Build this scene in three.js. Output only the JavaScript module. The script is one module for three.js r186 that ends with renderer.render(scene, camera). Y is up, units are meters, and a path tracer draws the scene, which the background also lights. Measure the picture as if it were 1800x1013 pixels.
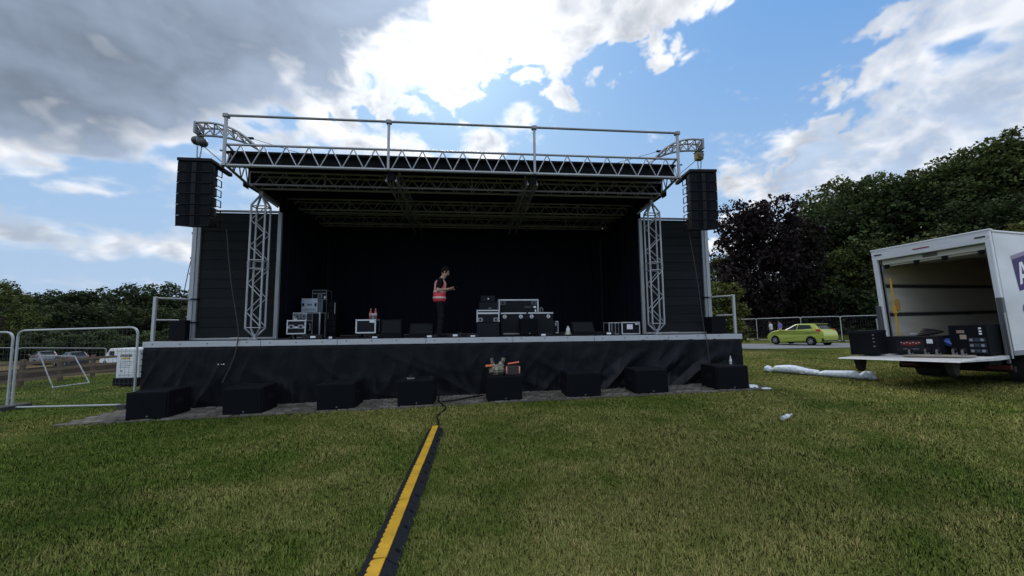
import * as THREE from 'three';
import { mergeGeometries, mergeVertices } from 'three/addons/utils/BufferGeometryUtils.js';
import { RoundedBoxGeometry } from 'three/addons/geometries/RoundedBoxGeometry.js';
import { MarchingCubes } from 'three/addons/objects/MarchingCubes.js';

// ---------------------------------------------------------------- camera, sky, sun, exposure
const D2R = Math.PI / 180;
const scene = new THREE.Scene();
const camera = new THREE.PerspectiveCamera(2 * Math.atan(506.5 / 700) / D2R, 16 / 9, 0.05, 3000);
camera.position.set(0, 1.5, 9.318);                    // world axes follow the stage: x along its front, z towards the audience
camera.rotation.order = 'YXZ';
camera.rotation.set(5.37 * D2R, -5.77 * D2R, -0.606 * D2R);

const renderer = new THREE.WebGLRenderer({ antialias: true });
renderer.toneMapping = THREE.LinearToneMapping;
renderer.toneMappingExposure = 1.25;
renderer.shadowMap.enabled = true;

const SUN = { az: -4, el: 37 };
const dirOf = (az, el) => new THREE.Vector3(Math.sin(az * D2R) * Math.cos(el * D2R), Math.sin(el * D2R), -Math.cos(az * D2R) * Math.cos(el * D2R));
const sun = new THREE.DirectionalLight(new THREE.Color(1, 0.95, 0.87), 1.1);
sun.position.copy(dirOf(SUN.az, SUN.el).multiplyScalar(80));
sun.castShadow = true;
sun.shadow.radius = 26;                                // the sun stands behind bright cloud
sun.shadow.mapSize.set(4096, 4096);
Object.assign(sun.shadow.camera, { left: -50, right: 50, top: 50, bottom: -50, near: 1, far: 250 });
scene.add(sun, sun.target);

function mulberry(a) { return () => { a |= 0; a = (a + 0x6d2b79f5) | 0; let t = Math.imul(a ^ (a >>> 15), 1 | a); t = (t + Math.imul(t ^ (t >>> 7), 61 | t)) ^ t; return ((t ^ (t >>> 14)) >>> 0) / 4294967296; }; }
const lerp = (a, b, t) => a + (b - a) * t, clamp = (x, a = 0, b = 1) => Math.min(b, Math.max(a, x));
const smooth = (a, b, x) => { const t = clamp((x - a) / (b - a)); return t * t * (3 - 2 * t); };
function curve(pts, x) {                               // piecewise linear, pts sorted by x
  if (x <= pts[0][0]) return pts[0][1];
  for (let i = 1; i < pts.length; i++) if (x <= pts[i][0]) return lerp(pts[i - 1][1], pts[i][1], (x - pts[i - 1][0]) / (pts[i][0] - pts[i - 1][0]));
  return pts[pts.length - 1][1];
}
// gradient noise
const PERM = new Uint8Array(512), GX = new Float32Array(256), GY = new Float32Array(256);
{ const r = mulberry(7), p = [...Array(256).keys()]; for (let i = 255; i > 0; i--) { const j = Math.floor(r() * (i + 1)); [p[i], p[j]] = [p[j], p[i]]; } for (let i = 0; i < 512; i++) PERM[i] = p[i & 255]; for (let i = 0; i < 256; i++) { const a = r() * 6.28318; GX[i] = Math.cos(a); GY[i] = Math.sin(a); } }
function n2(x, y) {
  const xi = Math.floor(x), yi = Math.floor(y), fx = x - xi, fy = y - yi, X = xi & 255, Y = yi & 255;
  const u = fx * fx * fx * (fx * (fx * 6 - 15) + 10), v = fy * fy * fy * (fy * (fy * 6 - 15) + 10);
  const a = PERM[PERM[X] + Y], b = PERM[PERM[X + 1] + Y], c = PERM[PERM[X] + Y + 1], d = PERM[PERM[X + 1] + Y + 1];
  const p = GX[a] * fx + GY[a] * fy, q = GX[b] * (fx - 1) + GY[b] * fy, r = GX[c] * fx + GY[c] * (fy - 1), s = GX[d] * (fx - 1) + GY[d] * (fy - 1);
  return 1.5 * (p + u * (q - p) + v * (r + u * (s - r) - p - u * (q - p)));
}
function fbm(x, y, o) { let s = 0, a = 0.5; for (let i = 0; i < o; i++) { s += a * n2(x, y); x = x * 2.03 + 17.3; y = y * 2.03 + 5.1; a *= 0.5; } return s; }

// The sky: broken cloud at two levels over a clear blue sky; the sun is hidden behind the bright rim of the big cloud.
const SKY = (() => {
  // lower edge of the big grey cloud (azimuth, elevation), going on to both sides and round the back
  const lowA = [[-180, 34], [-130, 26], [-90, 15], [-47, 12.5], [-42, 14], [-35.7, 16.5], [-30.7, 20], [-26, 24], [-21, 26], [-15, 28], [-10, 28.6], [-5, 29.5], [0, 31.5], [6, 32.3], [14.7, 32.6], [21, 33.6], [29, 34.3], [34, 35.6], [38, 37.6], [42, 46], [52, 58], [80, 62], [120, 54], [150, 44], [180, 34]];
  const rimA = [[-180, 9], [-90, 3], [-47, 1], [-38, 0.5], [-30, 1.2], [-26, 2.0], [-21, 2.6], [-15, 3.6], [-10.8, 6.4], [-4, 9.5], [0, 11], [10, 15], [25, 20], [60, 22], [120, 14], [180, 9]];
  const edgeB = [[0, 30], [10, 31], [13.6, 33.5], [17.3, 40], [22, 44.5], [25.4, 46], [29.4, 49.5], [31, 52], [40, 64], [50, 86], [60, 120]];   // left edge of the bank on the right (elevation, azimuth)
  const blobs = [ // azimuth, elevation, radii, cover, thickness
    [-18, 24.6, 5.0, 2.1, 0.60, 0.03], [-10.6, 24.2, 4.5, 2.2, 0.70, 0.06], [-24, 23.0, 4, 1.6, 0.45, 0.1], [2, 25.2, 3.3, 2.2, 0.85, 0.0], [6.5, 28.6, 3.4, 2.3, 0.85, 0.14], [-4, 23, 5, 1.5, 0.4, 0], [10, 25.6, 1.6, 0.8, 0.3, 0],
    [35, 22.8, 8, 1.6, 0.34, 0], [42, 20.5, 4, 1.9, 0.5, 0.05], [36, 17.6, 3.6, 2.8, 0.60, 0], [38.5, 14.5, 4, 2, 0.5, 0], [24.5, 24.5, 2.6, 1.2, 0.22, -0.1], [21, 23.8, 1.6, 1.0, 0.2, -0.1], [32, 33, 1.3, 1.0, 0.26, -0.1], [28.6, 24.8, 2.2, 0.7, 0.26, -0.1],
    [-40, 8.4, 17, 1.5, 0.60, 0.10], [-35, 9.6, 5, 1.3, 0.45, 0.04], [-46.5, 9.4, 4.5, 1.5, 0.4, 0.05], [-34, 15.4, 1.6, 0.6, 0.28, 0], [-42, 4.7, 12, 0.9, 0.34, 0.05], [-20, 18, 9, 4.5, 0.46, 0.12], [-16, 13, 14, 5, 0.3, 0.05], [-30, 13.5, 4, 1.2, 0.25, 0.05],
    [56.4, 25.0, 2.1, 1.1, -0.62, 0], [58.5, 23.6, 1.8, 0.8, -0.35, 0], [50.5, 23.6, 2.5, 0.5, -0.3, 0], [60, 31, 4, 1.5, -0.3, 0],
    [54, 20.6, 5, 2.4, 0.1, 0.40], [43.5, 17.4, 4.5, 2.2, 0.1, 0.34], [51, 16.2, 6, 1.6, 0.1, 0.26], [62, 22, 5, 3, 0.1, 0.32], [47.5, 24.6, 3, 1.2, 0.2, -0.05],
    [-46, 24, 11, 5, 0, 0.10], [-25, 36, 12, 5, 0, 0.10], [-44, 15.6, 8, 1.3, 0.15, -0.30], [-33.5, 16.5, 3, 4, 0.30, 0.05], [-32, 11, 3, 3, 0.35, 0.08], [-47, 29, 6, 1.6, 0, -0.22], [-20, 31, 4, 2, 0, -0.08], [-24.8, 29.4, 0.8, 0.8, 0, -0.5],
  ];
  return { lowA, rimA, edgeB, blobs };
})();
function billow(x, y, o) { let s = 0, a = 0.5; for (let i = 0; i < o; i++) { s += a * Math.abs(n2(x, y)); x = x * 2.07 + 11.3; y = y * 2.07 + 3.7; a *= 0.52; } return s; }
function skyAt(x, y, z) {
  const sd = dirOf(SUN.az, SUN.el), el = Math.asin(clamp(y, -1, 1)) / D2R, az = Math.atan2(x, -z) / D2R;
  const ang = Math.acos(clamp(x * sd.x + y * sd.y + z * sd.z, -1, 1)) / D2R;
  // clear sky
  const k = smooth(4, 38, el), glow = Math.exp(-ang / 15), hz = Math.exp(-Math.max(el, 0) / 13);
  let r = lerp(0.25, 0.100, k) + 0.50 * glow, g = lerp(0.42, 0.268, k) + 0.55 * glow, b = lerp(0.66, 0.59, k) + 0.40 * glow;
  r = lerp(r, 0.43, hz * 0.75); g = lerp(g, 0.51, hz * 0.75); b = lerp(b, 0.62, hz * 0.75);
  // cloud-plane coordinates, bent a little by coarse noise
  const q = 1 / (y + 0.32), px = x * q * 3.0, pz = z * q * 3.0;
  const wx = px + 0.16 * fbm(px * 1.6 + 9, pz * 1.6, 3), wz = pz + 0.16 * fbm(px * 1.6, pz * 1.6 + 31, 3);
  const sx = sd.x - x, sz = sd.z - z, sl = Math.hypot(sx, sz) + 0.15, dx = (0.10 * sx) / sl, dz = (0.10 * sz) / sl;
  const f = fbm(wx * 2.1, wz * 2.1, 7), f2 = fbm((wx + dx) * 2.1, (wz + dz) * 2.1, 5);
  const bl = billow(wx * 3.4 + 5, wz * 3.4, 6) - 0.30, fine = fbm(wx * 10 + 4, wz * 10, 5), ux2 = wx + 0.03 * fine, uz2 = wz - 0.03 * fine, g1 = fbm(wx * 1.25 + 40, wz * 1.25, 4), g2 = fbm((wx + 2.2 * dx) * 1.25 + 40, (wz + 2.2 * dz) * 1.25, 4);
  let cov = -0.40, thick = 0, soft = 0.64;
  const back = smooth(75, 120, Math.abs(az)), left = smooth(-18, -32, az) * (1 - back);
  const a = el - curve(SKY.lowA, az), inA = smooth(lerp(-1.6, -2.5, left), lerp(1.8, 5.0, left), a + 5 * f + 6 * bl * (1 - left));
  cov += (1.0 + 0.95 * smooth(1, 7, a)) * inA;
  const deep = smooth(-0.5, lerp(5.5, 8, left), a - curve(SKY.rimA, az) + lerp(7, 5.5, left) * f + lerp(2.2, 0.7, left) * fine) * inA;
  thick += deep; cov -= 0.50 * inA * (1 - deep) * (1 - left) * smooth(1, 3, a) * (1 - back) * smooth(-0.05, 0.35, g1);
  soft += 0.4 * left;
  const bb = az - curve(SKY.edgeB, el), inB = az > 0 ? smooth(-1.8, 2.6, bb + 6 * f + 6 * bl) * (1 - smooth(85, 120, az)) * (1 - inA) : 0;
  cov += (0.86 + 0.35 * smooth(3, 12, bb)) * inB; thick += inB * (0.02 + 0.16 * smooth(2, 14, bb));
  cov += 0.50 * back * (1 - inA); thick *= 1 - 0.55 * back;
  for (const B of SKY.blobs) { const da = (az - B[0]) / B[2], de = (el - B[1]) / B[3], e = da * da + de * de; if (e < 7) { const w = Math.exp(-e); cov += B[4] * w * 1.5; thick += B[5] * w; } }
  const b2 = billow(ux2 * 12, uz2 * 12 + 8, 5) - 0.30, crisp = 1 - 0.75 * left;
  const dens = cov + 0.85 * f + 0.62 * bl + (0.18 * fine + 0.40 * b2) * crisp;
  let alpha = smooth(-0.08, soft, dens); alpha *= smooth(-1, 3, el) * 0.85 + 0.15;
  // light through the cloud: towards the sun it is thin and white, thick parts go grey
  const near = Math.exp(-ang / 17), rel = clamp(0.5 + 1.9 * (g1 - g2) + 0.5 * (f - f2) - 0.45 * bl + 0.08 * fine - 0.42 * b2 * crisp, 0, 1);
  const th = clamp(thick * (1 + 0.35 * f) + (0.62 + 0.3 * inB) * smooth(0.15, 0.85, dens) * (1 - rel) * (1 - 0.45 * near) * (1 - 0.6 * back), 0, 1);
  const ridge = clamp(0.5 + 0.9 * f + 0.35 * bl + 0.10 * fine, 0, 1);
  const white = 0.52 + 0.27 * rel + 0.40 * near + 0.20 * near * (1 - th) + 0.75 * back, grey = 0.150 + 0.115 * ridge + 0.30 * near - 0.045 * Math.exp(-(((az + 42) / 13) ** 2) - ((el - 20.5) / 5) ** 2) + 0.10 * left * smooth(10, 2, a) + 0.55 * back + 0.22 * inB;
  return [lerp(r, lerp(white * 0.985, grey * 0.89, th), alpha), lerp(g, lerp(white, grey * 1.10, th), alpha), lerp(b, lerp(white * 1.035, grey * 1.44, th), alpha)];
}
function makeSky() {
  const W = 3072, H = W / 2, data = new Float32Array(W * H * 4);
  for (let row = 0; row < H; row++) {
    const el = ((row + 0.5) / H - 0.5) * 180, y = Math.sin(el * D2R), ce = Math.cos(el * D2R);
    for (let col = 0; col < W; col++) {
      const o = (row * W + col) * 4, phi = ((col + 0.5) / W - 0.5) * 2 * Math.PI;
      const c = el < -1 ? [0.1, 0.115, 0.09] : skyAt(Math.cos(phi) * ce, y, Math.sin(phi) * ce);
      data[o] = c[0]; data[o + 1] = c[1]; data[o + 2] = c[2]; data[o + 3] = 1;
    }
  }
  const t = new THREE.DataTexture(data, W, H, THREE.RGBAFormat, THREE.FloatType);
  t.mapping = THREE.EquirectangularReflectionMapping; t.magFilter = t.minFilter = THREE.LinearFilter; t.needsUpdate = true;
  return t;
}
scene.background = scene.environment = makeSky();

// ---------------------------------------------------------------- helpers
const V = (x, y, z) => new THREE.Vector3(x, y, z);
const used = {};
function numbered(name) { const n = used[name] ?? 0; used[name] = n + 1; return n ? name + '_' + String(n).padStart(3, '0') : name; }
function tag(o, label, category, group) { o.userData.label = label; o.userData.category = category; if (group) o.userData.group = group; return o; }
function thing(name, label, category, p = [0, 0, 0], turn = 0, group) {
  const o = new THREE.Group(); o.name = numbered(name); o.position.set(...p); o.rotation.y = turn; scene.add(o);
  return tag(o, label, category, group);
}
function mesh(name, geo, mat, parent, p, r) {
  const m = new THREE.Mesh(geo, mat); m.castShadow = m.receiveShadow = true;
  if (parent) { m.name = name; parent.add(m); } else { m.name = numbered(name); scene.add(m); }
  if (p) m.position.set(...p); if (r) m.rotation.set(...r);
  return m;
}
function sub(name, parent, p = [0, 0, 0], r) { const g = new THREE.Group(); g.name = name; g.position.set(...p); if (r) g.rotation.set(...r); parent.add(g); return g; }
function struct(m) { m.userData.kind = 'structure'; return m; }
const clean = (g) => { const h = g.index ? g.toNonIndexed() : g; for (const k of Object.keys(h.attributes)) if (!['position', 'normal', 'uv'].includes(k)) h.deleteAttribute(k); return h; };
const merge = (list) => mergeGeometries(list.map(clean));
const bx = (w, h, d, x = 0, y = 0, z = 0) => new THREE.BoxGeometry(w, h, d).translate(x, y, z);
const rbx = (w, h, d, r, x = 0, y = 0, z = 0, s = 2) => new RoundedBoxGeometry(w, h, d, s, r).translate(x, y, z);
const UNIT_CYL = new THREE.CylinderGeometry(1, 1, 1, 10), UNIT_BOX = new THREE.BoxGeometry(1, 1, 1), UNIT_BALL = new THREE.SphereGeometry(1, 10, 8);
const YUP = V(0, 1, 0);
function bar(name, parent, a, b, r, mat, geo = UNIT_CYL) {       // round bar between two points
  const A = V(...a), B = V(...b), m = mesh(name, geo, mat, parent), d = B.clone().sub(A);
  m.position.copy(A).add(B).multiplyScalar(0.5); m.scale.set(r, d.length(), r); m.quaternion.setFromUnitVectors(YUP, d.normalize());
  return m;
}
function barGeo(a, b, r, n = 6) {
  const A = V(...a), B = V(...b), d = B.clone().sub(A), g = new THREE.CylinderGeometry(r, r, d.length(), n);
  g.applyQuaternion(new THREE.Quaternion().setFromUnitVectors(YUP, d.normalize())); g.translate((a[0] + b[0]) / 2, (a[1] + b[1]) / 2, (a[2] + b[2]) / 2);
  return g;
}
const slab = (name, parent, w, h, d, x, y, z, mat) => { const m = mesh(name, UNIT_BOX, mat, parent, [x, y, z]); m.scale.set(w, h, d); return m; };
const tube = (pts, r, seg = 24, n = 6) => new THREE.TubeGeometry(new THREE.CatmullRomCurve3(pts.map((p) => V(...p))), seg, r, n);
function noiseTex(size, fn, srgb) {
  const d = new Uint8Array(size * size * 4);
  for (let y = 0; y < size; y++) for (let x = 0; x < size; x++) { const c = fn(x / size, y / size), o = (y * size + x) * 4; d[o] = clamp(c[0]) * 255; d[o + 1] = clamp(c[1]) * 255; d[o + 2] = clamp(c[2]) * 255; d[o + 3] = 255; }
  const t = new THREE.DataTexture(d, size, size); t.wrapS = t.wrapT = THREE.RepeatWrapping; t.magFilter = THREE.LinearFilter; t.minFilter = THREE.LinearMipmapLinearFilter; t.generateMipmaps = true;
  if (srgb) t.colorSpace = THREE.SRGBColorSpace; t.needsUpdate = true; return t;
}
// noise that repeats after `per` cells
function tileFbm(u, v, per, o) { const a = (x, y) => fbm(x * per, y * per, o), su = smooth(0, 1, u), sv = smooth(0, 1, v); return lerp(lerp(a(u, v), a(u - 1, v), su), lerp(a(u, v - 1), a(u - 1, v - 1), su), sv); }
const S = (v) => Math.pow(clamp(v), 1 / 2.2);
const lin = (r, g, b) => new THREE.Color().setRGB(r, g, b);
const matt = (r, g, b, rough = 0.8, spec = 0.3, extra = {}) => new THREE.MeshPhysicalMaterial({ color: lin(r, g, b), roughness: rough, specularIntensity: spec, ...extra });
const std = (r, g, b, rough = 0.7, metal = 0, extra = {}) => new THREE.MeshStandardMaterial({ color: lin(r, g, b), roughness: rough, metalness: metal, ...extra });

const wearTex = noiseTex(256, (u, v) => { const n = 0.86 + 0.30 * tileFbm(u, v, 6, 5) - 0.10 * smooth(0.12, 0.3, tileFbm(u + 0.3, v, 14, 3)); return [S(n), S(n), S(n)]; }, true);
const dirtTex = noiseTex(256, (u, v) => { const n = 0.9 + 0.25 * tileFbm(u, v, 4, 5), s = 0.06 * smooth(0.0, 0.3, tileFbm(u * 1, v, 3, 2)); return [S(n - s * 0.4), S(n - s * 0.6), S(n - s)]; }, true);
const roughTex = noiseTex(256, (u, v) => { const n = 0.75 + 0.5 * tileFbm(u, v, 9, 5); return [n, n, n]; });
const grainTex = noiseTex(256, (u, v) => { const n = 0.5 + 0.6 * tileFbm(u, v, 60, 2); return [n, n, n]; });
const clothTex = noiseTex(256, (u, v) => { const n = 0.5 + 0.5 * tileFbm(u, v, 7, 5); return [n, n, n]; });
const M = {
  alu: std(0.38, 0.39, 0.41, 0.46, 0.35, { map: wearTex, roughnessMap: roughTex }),
  aluDull: std(0.28, 0.29, 0.31, 0.52, 0.3, { map: wearTex }),
  steel: std(0.42, 0.43, 0.45, 0.38, 0.8, { map: wearTex }),
  galv: std(0.50, 0.51, 0.52, 0.5, 0.35, { map: wearTex }),
  roofAlu: std(0.42, 0.39, 0.50, 0.6, 0.1, { map: wearTex }),  // violet tint in the colour offsets green light bounced off the grass
  lip: std(0.50, 0.52, 0.55, 0.5, 0.25, { map: wearTex, bumpMap: grainTex, bumpScale: 0.001 }),
  black: matt(0.008, 0.009, 0.011),
  blackGloss: matt(0.010, 0.010, 0.012, 0.42, 0.6),
  drape: matt(0.008, 0.010, 0.016, 1.0, 0.2),
  deck: std(0.02, 0.02, 0.022, 0.8, 0, { map: wearTex }),
  scrim: matt(0.012, 0.0135, 0.015, 0.8, 0.3, { map: wearTex }),
  scrim2: matt(0.0145, 0.016, 0.0175, 0.8, 0.3, { map: wearTex }),
  canopy: matt(0.008, 0.009, 0.011, 0.85, 0.25),
  tarp: matt(0.006, 0.0068, 0.009, 0.42, 0.5, { bumpMap: clothTex, bumpScale: 0.004 }),
  cab: matt(0.006, 0.0068, 0.0088, 0.7, 0.22, { bumpMap: grainTex, bumpScale: 0.0008 }),
  cabEdge: matt(0.011, 0.012, 0.014, 0.6, 0.3),
  grille: matt(0.004, 0.0048, 0.007, 0.8, 0.2, { bumpMap: grainTex, bumpScale: 0.001 }),
  caseBlack: matt(0.010, 0.011, 0.014, 0.6, 0.3, { bumpMap: grainTex, bumpScale: 0.0006 }),
  caseEdge: std(0.66, 0.67, 0.69, 0.35, 0.45, { map: wearTex }),
  silver: std(0.52, 0.58, 0.66, 0.4, 0.35, { map: wearTex }),
  white: std(0.72, 0.73, 0.74, 0.5, 0, { map: dirtTex }),
  truckWhite: std(0.70, 0.72, 0.75, 0.38, 0, { map: dirtTex }),
  label: std(0.75, 0.76, 0.78, 0.6),
  rubber: matt(0.009, 0.009, 0.010, 0.9, 0.3),
  red: std(0.45, 0.03, 0.03, 0.4),
  orange: std(0.62, 0.16, 0.05, 0.6),
  rope: std(0.045, 0.038, 0.034, 0.95),
  cable: matt(0.008, 0.008, 0.009, 0.6, 0.4),
  wire: std(0.10, 0.10, 0.105, 0.6, 0.3),
  skin: std(0.42, 0.25, 0.18, 0.55), hair: matt(0.012, 0.009, 0.008, 0.8, 0.2),
};

// ---------------------------------------------------------------- ground
const ground = (x, z) => {
  const d = 9.318 - z, u = x * 0.83 - z * 0.55;
  return 0.63 * Math.tanh(x / 30) - 0.57 * Math.tanh(d / 60) - 0.27 * smooth(14, 27, d) * smooth(6, 12, x) - 1.25 * smooth(19, 38, d) * smooth(-8, -18, x) + 8 * smooth(44, 95, u) + 0.012 * fbm(x * 0.5, z * 0.5, 2);
};
const PAVE = { x0: -7.55, x1: 6.55, z1: 1.16 };
const straw = (x, z) => smooth(-0.30, 0.42, 0.8 * fbm(x * 0.33 + 3, z * 0.33, 4) + 0.15 * clamp((x + 2) / 3, -1.3, 0.9) + 0.55 * fbm(x * 1.9, z * 1.9 + 9, 3));
const lush = (x, z) => fbm(x * 1.3 + 70, z * 1.3, 4);   // clumps of taller grass and trodden places
{
  const axis = (lo, hi, fine0, fine1, step, grow) => { const a = []; for (let t = fine0; t <= fine1; t += step) a.push(t); let s = step, t = fine1; while (t < hi) { s *= grow; t += s; a.push(t); } s = step; t = fine0; while (t > lo) { s *= grow; t -= s; a.unshift(t); } return a; };
  const xs = axis(-900, 900, -22, 34, 0.45, 1.16), zs = axis(-900, 300, -26, 11, 0.45, 1.16), nx = xs.length, nz = zs.length;
  const pos = [], uv = [], col = [], idx = [];
  for (const z of zs) for (const x of xs) {
    pos.push(x, ground(x, z), z); uv.push(x / 3, z / 3);
    const s = straw(x, z), dark = smooth(0.0, 0.5, fbm(x * 0.21 + 50, z * 0.21, 3) + 0.10 * clamp(-x / 5, -1, 1)), soil = x < -16 && z > -70 ? smooth(-16.2, -17.5, x) * (1 - smooth(-75, -90, x)) * 0.95 : 0;
    let c = [lerp(0.82, 1.25, s) * (1 - 0.30 * dark), lerp(0.92, 1.08, s) * (1 - 0.18 * dark), lerp(0.85, 1.0, s) * (1 - 0.15 * dark)];
    c = [lerp(c[0], 2.1, soil), lerp(c[1], 1.25, soil), lerp(c[2], 3.2, soil)];
    col.push(...c.map((v) => v * 0.8));
  }
  for (let j = 0; j < nz - 1; j++) for (let i = 0; i < nx - 1; i++) { const a = j * nx + i; idx.push(a, a + nx, a + 1, a + 1, a + nx, a + nx + 1); }
  const g = new THREE.BufferGeometry();
  g.setAttribute('position', new THREE.Float32BufferAttribute(pos, 3)); g.setAttribute('uv', new THREE.Float32BufferAttribute(uv, 2)); g.setAttribute('color', new THREE.Float32BufferAttribute(col, 3)); g.setIndex(idx); g.computeVertexNormals();
  const turf = noiseTex(512, (u, v) => { const n = tileFbm(u, v, 26, 4), w = tileFbm(u + 0.4, v, 80, 2), s = smooth(0.05, 0.4, tileFbm(u, v + 0.7, 12, 4) + 0.5 * w), k = 0.95 + 0.6 * n + 0.5 * w; return [S(lerp(0.078, 0.150, s) * k), S(lerp(0.105, 0.146, s) * k), S(lerp(0.014, 0.034, s) * k)]; }, true);
  const turfBump = noiseTex(512, (u, v) => { const n = 0.5 + 0.5 * tileFbm(u, v, 34, 3) + 0.3 * tileFbm(u, v, 90, 2); return [n, n, n]; });
  struct(mesh('ground', g, new THREE.MeshPhysicalMaterial({ map: turf, vertexColors: true, roughness: 1, specularIntensity: 0.1, bumpMap: turfBump, bumpScale: 0.03 })));
}
function strip(name, A, B, w0, w1, lift, mat, n = 40, m = 6) {   // a sheet that follows the ground between two points, from w0 to w1 across
  const d = V(B[0] - A[0], 0, B[1] - A[1]), L = d.length(); d.normalize(); const s = V(-d.z, 0, d.x), pos = [], uv = [], idx = [];
  for (let i = 0; i <= n; i++) for (let j = 0; j <= m; j++) { const t = (i / n) * L, w = lerp(w0, w1, j / m), x = A[0] + d.x * t + s.x * w, z = A[1] + d.z * t + s.z * w; pos.push(x, ground(x, z) + lift, z); uv.push(t / 2, w / 2); }
  for (let i = 0; i < n; i++) for (let j = 0; j < m; j++) { const a = i * (m + 1) + j; idx.push(a, a + 1, a + m + 1, a + 1, a + m + 2, a + m + 1); }
  const g = new THREE.BufferGeometry(); g.setAttribute('position', new THREE.Float32BufferAttribute(pos, 3)); g.setAttribute('uv', new THREE.Float32BufferAttribute(uv, 2)); g.setIndex(idx); g.computeVertexNormals();
  if (g.attributes.normal.getY(0) < 0) { const ix = g.index.array; for (let i = 0; i < ix.length; i += 3) [ix[i], ix[i + 1]] = [ix[i + 1], ix[i]]; g.computeVertexNormals(); }
  return struct(mesh(name, g, mat));
}
strip('road', [8.6, -16.72], [70, 12.5], 0.05, -8.4, 0.03, std(0.20, 0.205, 0.215, 0.9, 0, { map: wearTex, bumpMap: grainTex, bumpScale: 0.004 }), 120, 10);
{ // block paving under the stage front, laid in rows across
  const pav = struct(strip('paving', [PAVE.x0, PAVE.z1], [PAVE.x1, PAVE.z1], -0.0, -6.6, 0.012, std(0.06, 0.055, 0.045, 0.95), 60, 14));
  const r = mulberry(5), tones = [[], [], []];
  for (let j = 0; j < 9; j++) for (let i = 0; i < 71; i++) {
    const w = 0.2, d = 0.145, x = PAVE.x0 + 0.1 + i * w + (j % 2) * 0.1, z = PAVE.z1 - 0.075 - j * 0.15; if (x > PAVE.x1 - 0.08 || r() < (j === 0 ? 0.42 : j === 1 ? 0.12 : 0.015)) continue;
    const g = new RoundedBoxGeometry(w - 0.022, 0.05, d - 0.008, 1, 0.010).rotateZ((r() - 0.5) * 0.03).rotateY((r() - 0.5) * 0.04).translate(x, ground(x, z) + 0.004 + r() * 0.006, z);
    tones[Math.floor(r() * 3)].push(g);
  }
  tones.forEach((t, i) => { const m = mesh('paving_block', merge(t), std(...[[0.105, 0.094, 0.076], [0.078, 0.071, 0.056], [0.155, 0.146, 0.128]][i], 0.9, 0, { map: wearTex }), pav); m.userData.kind = 'stuff'; });
}

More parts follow.
